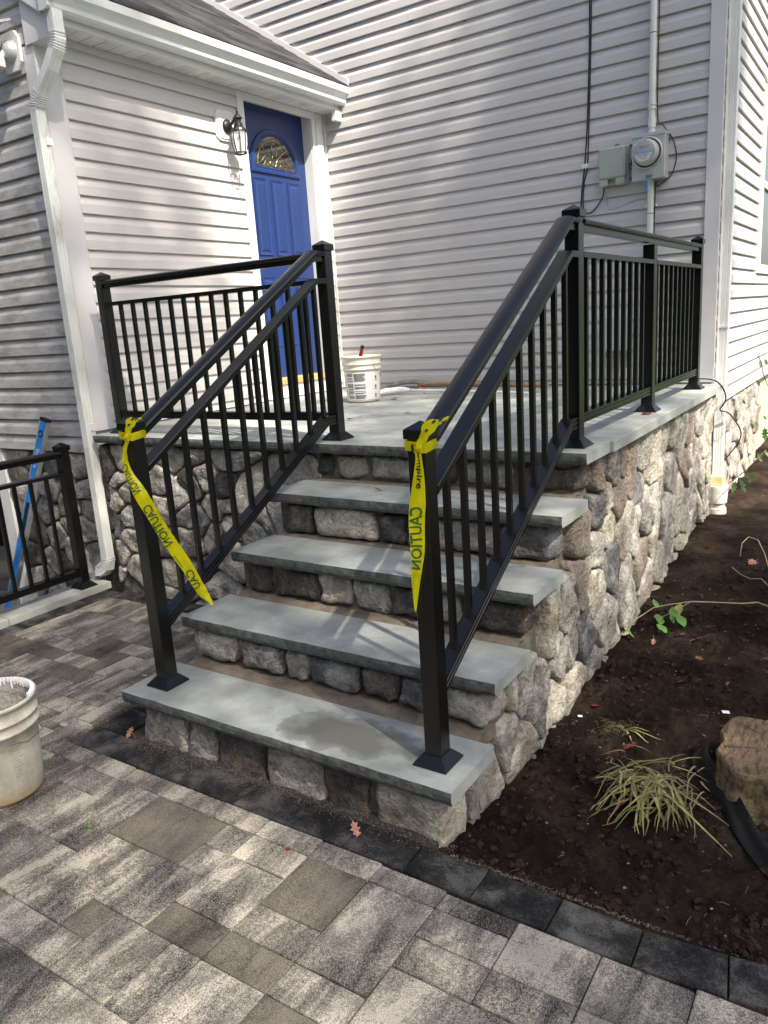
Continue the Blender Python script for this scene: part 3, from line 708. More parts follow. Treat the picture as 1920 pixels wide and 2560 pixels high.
# front of landing, left of the steps (faces -Y): wall coordinates (x, z)
fpx = pix([(300,60),(355,170),(285,245),(378,190),(390,370),(280,440),(410,560),(320,680),(300,850),(450,800),(640,110),(660,300),(800,220),(900,120),(880,370),(990,430),(1080,330),(1210,300),(1080,520),(1230,420),(900,600),(740,820),(690,620),(1350,230),(1500,380),(1440,480),(1600,330),(1180,160),(1180,640),(900,860),(1000,850),(1080,960)], 200, 1180, .3014)
fpx += pix([(270,920),(370,880),(900,760),(1160,760),(1450,770),(1250,1000),(1460,1100)], 200, 950, .2411)
fseeds = []
for u, v in fpx:
    p = ray(u, v, 1, 1.215); fseeds.append((p.x, p.z))
# thin near-duplicates
keep = []
for s_ in fseeds:
    if all(math.hypot(s_[0]-t[0], s_[1]-t[1]) > .075 for t in keep) and s_[0] < -1.2: keep.append(s_)
keep += [(-2.95, .02), (-2.6, -.05), (-2.2, -.05), (-1.8, -.05)]
def PF(u, v, w_): return (u, 1.264 - w_, v)
rs = random.Random(3)
for k, c_ in enumerate(voronoi(keep, (-3.03, -1.36, -.12, LZ - TH - .004), .95, 1.0)):
    if len(c_) > 2 and area(c_) > .001: stone(c_, PF, porch, M[rs.choice(['stoneA', 'stoneA', 'stoneC', 'stoneA', 'stoneB', 'stoneA', 'stoneD'])], h=.044, gap=.006, seed=400 + k)

# ---------------------------------------------------------------- house
def siding(parent, along, plane, a0, a1, z0, z1, nrm, mat, ph=.835, cut=None, step=.1025):
    """along: 0 = runs in X, 1 = runs in Y; nrm: outward sign. Each course is its own piece."""
    k0 = math.floor((z0 - ph) / step); z = ph + k0 * step
    prof = [(-.002, -.001), (.0185, -.001), (.0195, .002), (.0190, .012), (.0175, .052), (.0155, .058), (.009, .075), (.003, .094), (-.001, .104)]
    while z < z1:
        lo = max(z, z0)
        spans = [(a0, a1)]
        if cut:
            for (c0, c1, cz0, cz1) in cut:
                if z + step * .5 > cz0 and z + step * .5 < cz1:
                    ns = []
                    for (s0, s1) in spans:
                        if c1 <= s0 or c0 >= s1: ns.append((s0, s1)); continue
                        if c0 > s0: ns.append((s0, c0))
                        if c1 < s1: ns.append((c1, s1))
                    spans = ns
        if spans and spans[0][1] - spans[0][0] > 2.6:
            s0, s1 = spans[0]; bk_ = s0 + (s1 - s0) * random.uniform(.25, .75); spans = [(s0, bk_ + .03), (bk_, s1)] + spans[1:]
        for si_, (s0, s1) in enumerate(spans):
            if s1 - s0 < .02: continue
            n = max(2, int((s1 - s0) / .28)); V = []
            off = random.uniform(0, 100)
            for i in range(n + 1):
                a = s0 + (s1 - s0) * i / n; wob = noise.noise(Vector((a * 2.3, z * 3, off))) * .0016
                for (o_, dz) in prof:
                    if z + dz < z0 - .004: dz = z0 - z
                    if z + dz > z1 + .004: dz = max(z1 - z, 0)
                    d = plane + nrm * (o_ + (wob if o_ > .001 else 0) + (.0016 if si_ % 2 else 0))
                    V.append((a, d, z + dz) if along == 0 else (d, a, z + dz))
            m_ = len(prof); F = []
            for i in range(n):
                for j in range(m_ - 1):
                    f = (i*m_+j, (i+1)*m_+j, (i+1)*m_+j+1, i*m_+j+1)
                    flip = (along == 0 and nrm > 0) or (along == 1 and nrm < 0)
                    F.append(f[::-1] if flip else f)
            mb = MB(); mb.add(V, F, False); mb.build('siding_plank', mat, parent)
        z += step

house = empty('main_house', 'tall house wall in pale lavender grey vinyl siding behind the porch', 'house')
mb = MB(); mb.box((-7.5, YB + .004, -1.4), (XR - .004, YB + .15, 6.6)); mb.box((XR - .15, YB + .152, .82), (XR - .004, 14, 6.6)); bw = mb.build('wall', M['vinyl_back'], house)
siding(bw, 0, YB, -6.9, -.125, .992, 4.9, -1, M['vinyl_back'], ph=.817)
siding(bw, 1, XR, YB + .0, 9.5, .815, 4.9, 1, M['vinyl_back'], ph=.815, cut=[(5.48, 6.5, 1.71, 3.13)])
# corner post at the right
mb = MB(); mb.box((-.128, YB - .028, .99), (-.04, YB + .006, 6.6)); mb.box((-.053, YB + .008, .80), (-.030, YB + .075, 6.6)); mb.build('corner_post', M['trim_grey'], house)
mb = MB(); mb.box((-.15, YB - .004, .86), (-.045, YB + .02, .99)); mb.build('corner_post_foot', M['trim_grey'], house)
mb = MB(); mb.box((-3.12, YB - .012, .985), (-.13, YB - .0015, 1.0)); mb.build('starter_strip', M['trim_grey'], house)
mb = MB(); mb.box((XD + .001, YB - .03, .985), (XD + .035, YB - .001, 3.2)); mb.build('inside_corner', M['trim'], house)
# right hand window
wy0, wy1, wz0, wz1 = 5.49, 6.49, 1.715, 3.12
mb = MB()
for (a, b_, c_, d_) in ((wy0, wy0 + .07, wz0, wz1), (wy1 - .07, wy1, wz0, wz1), (wy0 + .07, wy1 - .07, wz0, wz0 + .07), (wy0 + .07, wy1 - .07, wz1 - .07, wz1), (wy0 + .07, wy1 - .07, 2.38, 2.43)):
    mb.box((XR + .0, a, c_), (XR + .032, b_, d_))
wf = mb.build('window', M['trim'], house)
mb = MB(); mb.box((XR + .004, wy0 + .06, wz0 + .06), (XR + .012, wy1 - .06, wz1 - .06)); mb.build('pane', M['window_glass'], wf)
# foundation stones beyond the downspout
fb = MB(); fb.box((XR - .14, YB + .16, -.3), (XR - .02, 6.12, .812)); fo = fb.build('foundation', M['mortar'], house)
rs = random.Random(17); sd_ = []
for a in range(9):
    for b_ in range(4): sd_.append((4.12 + a * .23 + rs.uniform(-.07, .07), -.08 + b_ * .26 + rs.uniform(-.08, .08) + (.1 if a % 2 else 0)))
for k, c_ in enumerate(voronoi(sd_, (4.03, 6.1, -.2, .80))):
    if len(c_) > 2 and area(c_) > .004: stone(c_, lambda u, v, w_: (XR - .025 + w_, u, v), fo, M[rs.choice(['stoneB', 'stoneA', 'stoneB', 'stoneA', 'stoneE'])], h=.036, seed=700 + k, nseg=20)
mb = MB(); mb.box((XR - .2, 6.14, -.3), (XR - .06, 14, .812)); mb.build('parged_foundation', M['parge'], house)

# --- extension with the blue door
ext = empty('house_extension', 'low gabled side wing in grey vinyl siding with white gutter and blue door', 'house wing')
DY0, DY1 = 2.955, 3.755; DZ0, DZ1 = 1.14, 3.178
mb = MB()
mb.box((XD - .15, YL + .02, .5), (XD - .003, 2.92, 3.20)); mb.box((XD - .15, 2.921, .5), (XD - .003, 3.76, 1.085)); mb.box((XD - .15, 3.761, .5), (XD - .003, YB, 3.2))
dw = mb.build('wall', M['vinyl'], ext)
siding(dw, 1, XD, 1.415, 2.853, .985, 3.19, 1, M['vinyl'], ph=.830)
siding(dw, 1, XD, 3.853, YB - .004, .985, 3.19, 1, M['vinyl'], ph=.830)
mb = MB(); GX0, GX1 = -7.2, XD
mb.box((-7.5, YL + .003, .86), (XD - .16, YL + .15, 3.14)); lw = mb.build('wall', M['vinyl_dirty'], ext)
mb.prism([(-7.5, YL + .003, 3.145), (XD - .16, YL + .003, 3.145), (XD - .16, YL + .003, 3.16), (-7.5, YL + .003, 6.1)], (0, .14, 0)) if False else None
siding(lw, 0, YL, -7.4, -3.218, .852, 3.14, -1, M['vinyl_dirty'], ph=.850)
# gable siding above the eave line, stepped under the rake
z = .850 + .1025 * 22.0 + .04
gab = MB(); gab.prism([(-7.5, YL + .004, 3.142), (XD - .05, YL + .004, 3.142), (XD - .05, YL + .004, 3.50), (-7.5, YL + .004, 6.36)], (0, .12, 0)); gw = gab.build('gable_wall', M['vinyl_dirty'], ext)
while z < 5.9:
    xr = -2.86 - (z + .02 - 3.33) / .66
    if xr > -7.3: siding(gw, 0, YL, -7.4, min(xr, -3.17), z, z + .1025, -1, M['vinyl_dirty'], ph=z)
    z += .1025
# corner posts of the wing
mb = MB(); mb.box((-3.215, YL - .022, .845), (XD + .016, YL + .0, 3.13)); mb.box((XD - .0, YL + .001, .985), (XD + .016, 1.42, 3.13)); mb.build('corner_post', M['trim_grey'], ext)
# soffit, fascia, rake, box return
so_ = MB(); x0, x1 = XD, -2.975
y = 1.36
k = 0
while y < YB - .02:
    so_ = MB(); so_.box((XD + .001, y, 3.202), (-2.972, min(y + .093, YB - .003), 3.21)); pn = so_.build('soffit_panel', M['trim'], ext)
    if k % 3 == 0:
        vb = MB()
        for a in range(5):
            for b_ in range(4): vb.box((XD + .03 + a * .022, y + .02 + b_ * .016, 3.2005), (XD + .042 + a * .022, y + .028 + b_ * .016, 3.2025))
        vb.build('vent_holes', M['trim_grey'], pn)
    y += .101; k += 1
mb = MB(); mb.box((XD + .001, 1.25, 3.2105), (-2.972, YB - .003, 3.22)); mb.box((XD + .001, 1.25, 3.16), (XD + .018, YB - .002, 3.2)); mb.build('frieze_trim', M['trim_grey'], ext)
mb = MB(); mb.box((-2.971, 1.25, 3.198), (-2.950, YB - .003, 3.36)); mb.build('fascia', M['trim'], ext)
# K-style gutter
gp = [(0, .0), (-.055, 0), (-.066, .012), (-.070, .035), (-.085, .062), (-.105, .075), (-.108, .118), (-.100, .124), (-.100, .112), (-.098, .08), (-.078, .064), (-.062, .036), (-.055, .008), (-.004, .008), (-.004, .12), (0, .12)]
gx = -2.948; gz = 3.235
mb = MB(); mb.prism([(gx - a, 1.21, gz + b_) for a, b_ in gp], (0, YB - .02 - 1.21, 0)); gt = mb.build('gutter', M['alu'], ext)
mb = MB(); mb.prism([(gx - a, 1.205, gz + b_) for a, b_ in [(0, -.004), (-.058, -.004), (-.07, .01), (-.074, .035), (-.088, .06), (-.109, .073), (-.112, .126), (0, .126)]], (0, .004, 0)); mb.build('gutter_end_cap', M['alu'], gt)
mb = MB(); mb.prism([(gx - a, YB - .019, gz + b_) for a, b_ in [(0, -.004), (-.058, -.004), (-.07, .01), (-.074, .035), (-.088, .06), (-.109, .073), (-.112, .126), (0, .126)]], (0, .004, 0)); mb.build('gutter_end_cap', M['alu'], gt)
mb = MB(); mb.box((-2.948, 1.24, gz + .122), (-2.85, YB - .03, gz + .128)); mb.build('gutter_guard', simple('mossy_gutter_guard', (.36, .37, .34), .8, var=.75, vs=45, bump=.5, bs=120), gt)
mb = MB(); mb.box((-2.972, YB - .10, 3.12), (-2.93, YB - .022, 3.2)); mb.build('gutter_flashing', M['trim'], gt)
# rake boards and return
def rz(x): return 3.375 + .66 * (-2.86 - x)
mb = MB(); mb.prism([(-2.86, 1.222, rz(-2.86) - .10), (-2.86, 1.222, rz(-2.86) - .005), (-7.4, 1.222, rz(-7.4) - .005), (-7.4, 1.222, rz(-7.4) - .21), (-2.98, 1.222, rz(-2.98) - .21)], (0, .02, 0)); mb.build('rake_board', M['trim_grey'], ext)
mb = MB(); mb.prism([(-2.955, 1.245, 3.125), (-3.165, 1.245, 3.125), (-3.165, 1.245, rz(-3.165) - .215), (-2.955, 1.245, rz(-2.955) - .19)], (0, .10, 0)); mb.build('eave_return', M['trim_grey'], ext)
mb = MB(); mb.prism([(-2.98, 1.226, rz(-2.98) - .218), (-7.4, 1.226, rz(-7.4) - .218), (-7.4, 1.226, rz(-7.4) - .206), (-2.98, 1.226, rz(-2.98) - .206)], (0, .055, 0)); mb.build('rake_moulding', M['trim'], ext)
# shingled roof: every tab visible in the photograph is its own piece
roof = MB(); roof.prism([(-2.855, 1.2, rz(-2.855) - .03), (-2.855, 1.2, rz(-2.855) - .008), (-7.4, 1.2, rz(-7.4) - .008), (-7.4, 1.2, rz(-7.4) - .03)], (0, YB - 1.2 - .002, 0)); rf = roof.build('roof', M['shingle'], ext)
sl = math.hypot(1, .66); rs = random.Random(8)
tabm = None
nrow = 0; s_ = -.015
while s_ < 1.6 and nrow < 13:
    y = 1.19 - rs.uniform(0, .25)
    while y < YB:
        wd = rs.uniform(.17, .30); ya, yb = max(y, 1.19), min(y + wd - .004, YB - .012)
        if yb - ya > .02:
            mb = MB(); L_ = .155; t0 = rs.uniform(.014, .022)
            def RP(s, yy, t): x = -2.85 - s / sl; return (x - t * .55, yy, rz(x) + t * .83)
            # butt edge faces the eave
            vs = [RP(s_, ya, t0), RP(s_, yb, t0), RP(s_ + L_, yb, .004), RP(s_ + L_, ya, .004), RP(s_, ya, -.002), RP(s_, yb, -.002), RP(s_ + L_, yb, -.002), RP(s_ + L_, ya, -.002)]
            mb.add(vs, [(0, 1, 2, 3), (4, 5, 1, 0), (5, 6, 2, 1), (7, 4, 0, 3), (6, 7, 3, 2)]); mb.build('shingle', M['shingle'], rf)
        y += wd
    s_ += .145; nrow += 1
up = MB()
for k in range(12, 34):
    s_ = -.015 + .145 * (k + 1)
    def RP(s, yy, t): x = -2.85 - s / sl; return (x - t * .55, yy, rz(x) + t * .83)
    up.add([RP(s_, 1.19, .013), RP(s_, YB - .012, .013), RP(s_ + .155, YB - .012, .004), RP(s_ + .155, 1.19, .004), RP(s_, 1.19, -.002), RP(s_, YB - .012, -.002)], [(0, 1, 2, 3), (4, 5, 1, 0)])
o = up.build('upper_shingles', M['shingle'], rf); o['kind'] = 'stuff'
mb = MB(); mb.prism([(-2.84, YB - .028, rz(-2.84) + .004), (-2.84, YB - .028, rz(-2.84) + .05), (-6.9, YB - .028, rz(-6.9) + .065), (-6.9, YB - .028, rz(-6.9) + .004)], (0, .026, 0)); mb.build('step_flashing', M['trim_grey'], ext)

# --- door
mb = MB()
mb.box((XD - .100, DY0 - .01, DZ0), (XD - .086, DY1, DZ1), ch=.0); dr = mb.build('door', M['door'], ext)
xs = XD - .086
def moulding(y0, y1, z0, z1, name='door_panel'):
    mb = MB()
    w1, w2 = .016, .030
    def rr(i, x): return [(x, y0 + i, z0 + i), (x, y1 - i, z0 + i), (x, y1 - i, z1 - i), (x, y0 + i, z1 - i)]
    vs = rr(0, xs + .001) + rr(.004, xs + .009) + rr(w1, xs + .003) + rr(w2, xs + .002) + rr(w2 + .012, xs + .009)
    F = []
    for r_ in range(4):
        for k in range(4): F.append((r_*4+k, r_*4+(k+1)%4, r_*4+4+(k+1)%4, r_*4+4+k))
    F.append((16, 17, 18, 19)); mb.add(vs, F); mb.build(name, M['door'], dr)
for (a, b_) in ((3.062, 3.222), (3.272, 3.425), (3.470, 3.628)):
    moulding(a, b_, 2.09, 2.66)
for (a, b_) in ((3.062, 3.222), (3.272, 3.425), (3.470, 3.628)):
    moulding(a, b_, 1.39, 1.93)
# fanlight
fc = (3.343, 2.745); fr_ = .262
def arc(r_, n=22, x=xs, sq=.98): return [(x, fc[0] + r_ * math.cos(math.pi * k / n), fc[1] + r_ * sq * math.sin(math.pi * k / n)) for k in range(n + 1)]
mb = MB()
def arc_ring(r0, xx0, r1, xx1, dz0, dz1):
    A = arc(r0, x=xx0); B = arc(r1, x=xx1)
    A = [(xx0, A[0][1], fc[1] - dz0)] + A + [(xx0, A[-1][1], fc[1] - dz0)]; B = [(xx1, B[0][1], fc[1] - dz1)] + B + [(xx1, B[-1][1], fc[1] - dz1)]
    n = len(A); mb.add(A + B, [(i, (i+1)%n, n+(i+1)%n, n+i) for i in range(n)], False)
arc_ring(.290, xs + .001, .284, xs + .014, .05, .044); arc_ring(.284, xs + .014, .262, xs + .016, .044, .026); arc_ring(.262, xs + .016, .252, xs + .006, .026, .016); arc_ring(.252, xs + .006, .240, xs + .010, .016, .004); arc_ring(.240, xs + .010, .232, xs + .003, .004, -.004)
mb.build('fanlight_frame', M['door'], dr)
mb = MB(); A = arc(.236, x=xs + .003); mb.add(A, [tuple(range(len(A)))]); mb.build('fanlight_pane', M['glass_dark'], dr)
mb = MB(); xb = xs + .005
def came(pts, r_=.0026): mb.tube([(xb, fc[0] + a, fc[1] + b_) for a, b_ in pts], r_, 5)
came([(.205 * math.cos(math.pi * k / 18), .012 + .19 * math.sin(math.pi * k / 18)) for k in range(19)])
came([(-.232, .012), (.232, .012)])
for an in (45, 90, 135): came([(.195 * math.cos(R(an)), .195 * math.sin(R(an))), (.232 * math.cos(R(an)), .230 * math.sin(R(an)))])
for x_ in (-.13, -.045, .045, .13): came([(x_, .0), (x_, .012)])
def curve(a, c1, c2, b_, n=10):
    return [((1-t)**3*a[0]+3*(1-t)**2*t*c1[0]+3*(1-t)*t*t*c2[0]+t**3*b_[0], (1-t)**3*a[1]+3*(1-t)**2*t*c1[1]+3*(1-t)*t*t*c2[1]+t**3*b_[1]) for t in [i/n for i in range(n+1)]]
for s_ in (-1, 1):
    came(curve((0, .19), (s_ * .07, .13), (s_ * .0, .10), (s_ * .028, .075)))
    came(curve((s_ * .205, .02), (s_ * .12, .03), (s_ * .14, .115), (s_ * .05, .085)))
    came(curve((s_ * .14, .015), (s_ * .10, .06), (s_ * .09, .06), (s_ * .05, .05)))
    came(curve((s_ * .05, .085), (s_ * .0, .05), (s_ * .02, .03), (s_ * .0, .015)))
    came(curve((s_ * .05, .05), (s_ * .09, .02), (s_ * .03, .01), (s_ * .02, .03)))
    came([(s_ * .145, .145), (s_ * .05, .085)])
mb.build('fanlight_leading', M['brass'], dr)
# jambs, casing, sill
mb = MB(); mb.box((XD - .12, 2.921, 1.14), (XD + .0, 2.948, 3.18)); mb.box((XD - .084, 3.722, 1.14), (XD + .0, 3.758, 3.18)); mb.box((XD - .12, 2.921, 3.181), (XD + .0, 3.758, 3.199)); jm = mb.build('door_frame', M['trim'], ext)
mb = MB(); mb.box((XD + .0005, 2.856, .99), (XD + .024, 2.926, 3.2), ch=.003); mb.build('casing', M['trim'], jm)
mb = MB(); mb.box((XD + .0005, 3.725, .99), (XD + .018, 3.775, 3.155), ch=.003); mb.box((XD + .0005, 3.776, .99), (XD + .028, 3.852, 3.2), ch=.003); mb.build('casing', M['trim'], jm)
mb = MB(); mb.box((XD + .0005, 2.927, 3.150), (XD + .022, 3.775, 3.2), ch=.003); mb.build('casing', M['trim'], jm)
mb = MB(); mb.box((XD - .11, 2.93, 1.088), (XD + .03, 3.722, 1.138), ch=.004); mb.build('door_sill', M['oak'], jm)
mb = MB(); mb.box((XD - .0, 2.93, .985), (XD + .012, 3.722, 1.086)); mb.build('kick_board', M['trim'], jm)

# --- wall lantern
lt = empty('wall_lantern', 'black glass carriage lantern on a white backplate left of the blue door', 'lantern', loc=(XD, 2.71, 2.93))
mb = MB(); o8 = [(-.07, -.095), (.07, -.095), (.095, -.07), (.095, .08), (.07, .105), (-.07, .105), (-.095, .08), (-.095, -.07)]
mb.prism([(.014, a, b_) for a, b_ in o8], (.018, 0, 0)); mb.prism([(.032, a * .86, b_ * .86) for a, b_ in o8], (.006, 0, 0)); mb.build('backplate', M['trim'], lt)
mb = MB(); Mx = Matrix.Rotation(R(90), 4, 'Y'); mb.lathe([(0, .038), (.045, .038), (.047, .048), (.03, .062), (0, .066)], M=Mx, c=(-.0, 0, 0), seg=20); 
mb.tube([(.05, 0, 0), (.085, 0, .01), (.12, 0, .035), (.14, 0, .045)], .011, 8); mb.build('arm', M['lantern'], lt)
lc = (.145, 0, -.20)
mb = MB(); mb.lathe([(.0, .31), (.004, .30), (.003, .285), (.010, .275), (.006, .268), (.028, .245), (.034, .235), (.022, .225), (.022, .205), (.030, .20), (.032, .18), (.030, .178), (.050, .168), (.056, .150), (.052, .145)], c=lc, seg=16, smooth=False); mb.build('cap', M['lantern'], lt)
mb = MB(); mb.lathe([(.053, .148), (.056, .11), (.050, .06), (.038, .012)], c=lc, seg=8, smooth=False); mb.build('lamp_glass', M['glass'], lt)
mb = MB(); mb.tube([(lc[0], 0, lc[2] + .03), (lc[0], 0, lc[2] + .13)], .012, 8); mb.build('candle_tube', M['lamp_glass'], lt)
mb = MB()
for k in range(8):
    an = R(45 * k); mb.tube([(lc[0] + r_ * math.cos(an), r_ * math.sin(an), lc[2] + z) for r_, z in ((.055, .150), (.058, .11), (.052, .06), (.040, .010))], .0032, 5)
mb.lathe([(.042, .016), (.044, .010), (.042, .004), (.036, .006), (.036, .014), (.042, .016)], c=lc, seg=16); mb.build('cage', M['lantern'], lt)

# --- left downspout
def rect_pipe(mb, path, wx, wy, fx=Vector((1, 0, 0)), ribs=True):
    vs = []; n = len(path)
    prof = [(-.5, -.5), (-.3, -.5), (-.25, -.44), (-.2, -.5), (-.02, -.5), (0, -.44), (.02, -.5), (.2, -.5), (.25, -.44), (.3, -.5), (.5, -.5), (.5, -.25), (.45, -.2), (.5, -.15), (.5, .15), (.45, .2), (.5, .25), (.5, .5), (-.5, .5)]
    m_ = len(prof)
    for i, p in enumerate(path):
        p = Vector(p); t = (Vector(path[min(i+1, n-1)]) - Vector(path[max(i-1, 0)])).normalized()
        a = fx - t * fx.dot(t)
        if a.length < .05: a = Vector((0, 0, 1)) - t * t.z
        a.normalize(); b_ = a.cross(t).normalized() * -1
        if b_.dot(Vector((0, 1, .001))) < 0: b_ = -b_
        for u, v in prof: vs.append(p + a * u * wx + b_ * v * wy)
    mb.add(vs, [(i*m_+k, i*m_+(k+1)%m_, (i+1)*m_+(k+1)%m_, (i+1)*m_+k) for i in range(n-1) for k in range(m_)])
    mb.add(vs, [tuple(range(m_)), tuple(range((n-1)*m_, n*m_))])
ds = empty('downspout', 'ribbed white downspout on the corner of the wing, dirt streaked at its foot', 'downspout', loc=(-3.10, 1.21, 0))
DX, DYy = -3.10, 1.21
def rel(pts): return [(a + 3.10, b_ - 1.21, c_) for a, b_, c_ in pts]
mb = MB(); rect_pipe(mb, rel([(DX, DYy, .20), (DX, DYy, 1.1), (DX, DYy, 2.0), (DX, DYy, 2.83)]), .050, .062); mb.build('pipe', M['alu_dirty'], ds)
mb = MB(); rect_pipe(mb, rel([(-2.905, 1.262, 3.24), (-2.905, 1.262, 3.10), (-2.925, 1.256, 3.05), (-2.975, 1.243, 2.97), (-3.05, 1.223, 2.88), (-3.085, 1.214, 2.83), (-3.10, 1.21, 2.78)]), .053, .066); mb.build('offset_pipe', M['alu'], ds)
def crimps(parent, pts, wx, wy, mat):
    mb = MB()
    for (c_, tx) in pts:
        c_ = Vector(c_) + Vector((3.10, -1.21, 0)); t = Vector(tx).normalized(); a = Vector((1, 0, 0)) - t * t.x; a.normalize(); b_ = a.cross(t).normalized()
        q = [c_ + a * u * wx + b_ * v * wy for u, v in ((-.54, -.54), (.54, -.54), (.54, .54), (-.54, .54))]
        mb.tube(q + [q[0]], .0028, 5)
    mb.build('crimped_ribs', mat, parent)['kind'] = 'stuff'
crimps(ds, [((-2.905 - .002 * k, 1.262 - .0005 * k, 3.13 - .012 * k), (0.1 * k, .02 * k, 1)) for k in range(7)] + [((-3.062 - .005 * k, 1.221 - .0015 * k, 2.868 - .012 * k), (.8 - .11 * k, .1, 1)) for k in range(7)], .053, .066, M['alu'])
mb = MB(); el_ = [(-3.10, 1.21, .22), (-3.103, 1.21, .17), (-3.118, 1.21, .125), (-3.15, 1.205, .098), (-3.20, 1.20, .085)]
rect_pipe(mb, rel(el_), .052, .064); mb.build('elbow', M['alu_dirty'], ds)
crimps(ds, [((-3.101 - .0015 * k * k, 1.21, .19 - .011 * k), (.12 * k, 0, 1)) for k in range(8)], .052, .064, M['alu'])
mb = MB()
for z in (2.62, 1.02): mb.box((.022, .005, z - .02), (.032, .045, z + .02))
mb.build('strap', M['alu'], ds)

# --- right downspout
dsr = empty('downspout', 'ribbed white downspout on the right corner of the main house, ending in a drain pipe', 'downspout', loc=(-.008, 3.985, 0))
mb = MB(); rect_pipe(mb, [(0, 0, .33), (0, 0, 2.0), (0, 0, 4.6)], .062, .060); mb.build('pipe', M['alu'], dsr)
mb = MB(); mb.box((-.045, -.043, .262), (.043, .043, .335), ch=.006); mb.build('adapter', M['pvc_yellow'], dsr)
mb = MB(); mb.lathe([(.0, .262), (.068, .262), (.070, .25), (.068, .14), (.060, .138), (.056, .128), (.056, .102), (.064, .1), (.066, .06), (.060, .055), (.058, -.1)], c=(0, 0, 0), seg=28, smooth=False); mb.build('drain_pipe', M['pvc_dirty'], dsr)
mb = MB(); mb.box((-.034, -.037, 1.34), (.034, -.030, 1.356)); mb.box((-.055, -.038, 1.35), (-.03, -.02, 1.38)); mb.build('strap', M['alu'], dsr)

# --- floodlight on the gable wall
fl_ = empty('floodlight', 'grey motion sensor floodlight under the eave at the upper left corner', 'light', loc=tuple(ray(36, 132, 1, YL - .02)))
mb = MB(); mb.prism([(a, -.001, b_) for a, b_ in [(-.075, -.10), (.045, -.10), (.075, -.06), (.075, .06), (.045, .1), (-.075, .1)]], (0, -.02, 0)); mb.build('mounting_block', M['trim'], fl_)
mb = MB(); mb.lathe([(.0, .07), (.03, .068), (.052, .045), (.058, .02)], M=Matrix.Rotation(R(90), 4, 'X') @ Matrix.Translation((0, 0, 0)), seg=20); mb.build('junction_dome', M['galv'], fl_)
mb = MB(); hv = [(-.16, -.20, .07), (.06, -.18, .085), (.085, -.05, .13), (-.12, -.05, .13)]; mb.prism(hv, (0, -.0, .012)); mb.prism([(-.16, -.20, .03), (.06, -.18, .045), (.06, -.18, .085), (-.16, -.20, .07)], (0, .006, 0)); mb.lathe([(.0, .0), (.04, .0), (.05, .03), (.045, .06), (0, .065)], c=(-.02, -.11, .015), seg=16); mb.build('lamp_head', M['galv'], fl_)
mb = MB(); mb.box((-.035, -.13, -.10), (.015, -.07, -.045), ch=.008); mb.tube([(-.01, -.05, 0), (-.01, -.09, -.05)], .018, 8); mb.build('sensor', M['trim_grey'], fl_)

# --- garage under the left wing, retaining wall
gar = empty('garage_wall', 'fieldstone lower wall with a dark garage opening left of the downspout', 'garage wall')
mb = MB(); mb.box((-4.18, YL + .045, -1.4), (-3.03, YL + .4, .85)); gwl = mb.build('stone_backing', M['mortar'], gar)
gp_ = pix([(240,420),(320,540),(560,540),(270,640),(680,700),(500,770),(300,800),(480,1000),(700,960),(920,780),(420,1250),(610,1300),(760,1180),(770,1420),(430,1500),(560,1550),(660,1550),(480,1660),(740,1780),(620,1850),(930,1250),(960,1000),(850,560),(990,1450)], 0, 1040, .2351)
gs = []
for u, v in gp_:
    p = ray(u, v, 1, 1.29); gs.append((p.x, p.z))
gs += [(-3.9, -.6), (-3.5, -.6), (-3.7, -.9), (-3.2, -.5), (-4.0, -1.1), (-3.4, -1.1), (-3.15, .1)]
rs = random.Random(33)
for k, c_ in enumerate(voronoi(gs, (-4.175, -3.04, -1.3, .845))):
    if len(c_) > 2 and area(c_) > .003: stone(c_, lambda u, v, w_: (u, YL + .04 - w_, v), gwl, M[rs.choice(['stoneA', 'stoneC', 'stoneD', 'stoneA', 'stoneA'])], h=.034, seed=900 + k, nseg=24)
mb = MB(); mb.box((-4.30, YL - .01, -1.4), (-4.185, YL + .18, .85)); mb.build('garage_jamb', M['trim'], gar)
mb = MB(); mb.box((-7.6, YL - .01, .70), (-4.301, YL + .18, .85)); mb.build('garage_header', M['trim'], gar)
mb = MB(); mb.box((-7.6, YL + .2, .86), (-3.2, 7.6, .95)); mb.box((-7.7, 7.6, -1.4), (-3.2, 7.7, .86)); mb.box((-3.35, YL + .41, -1.4), (-3.25, 7.6, .86)); mb.box((-7.8, YL, -1.4), (-7.7, 7.6, .95)); mb.build('garage_lining', M['dark_room'], gar)
ret = empty('retaining_wall', 'low retaining wall with a pale bluestone cap beside the sunken driveway', 'wall')
mb = MB(); mb.box((-3.26, -1.8, -1.4), (-3.242, 1.2, -.004)); mb.build('wall_face', M['concrete'], ret)
for a, b_ in ((-1.8, -.62), (-.616, .50), (.504, 1.195)):
    mb = MB(); mb.box((-3.262, a, -.002), (-3.086, b_, .042), ch=.002); mb.build('cap_stone', M['blue'], ret)

# --- car in the garage
car = empty('parked_car', 'silver estate car parked tail out in the dark garage, orange licence plate', 'car', loc=(-6.45, 2.28, -1.40))
mb = MB(); pr = [(0, .32), (-.06, .38), (-.05, .60), (.02, .66), (.03, .86), (.10, .98), (.42, 1.42), (1.2, 1.48), (2.2, 1.42), (2.9, .98), (3.9, .88), (4.2, .6), (4.2, .32)]
mb.prism([(-.86, a, b_) for a, b_ in pr], (1.72, 0, 0)); mb.build('body', M['car_silver'], car)
mb = MB(); mb.box((-.84, -.13, .36), (.84, -.055, .62), ch=.03); mb.build('bumper', M['car_silver'], car)
mb = MB(); mb.add([(-.66, .105, .99), (.66, .105, .99), (.56, .40, 1.40), (-.56, .40, 1.40)], [(0, 1, 2, 3)]); mb.build('rear_window', M['car_dark'], car)
mb = MB(); mb.box((-.19, -.145, .655 - .12), (.19, -.132, .69 - .01)); pl = mb.build('licence_plate', M['plate'], car)
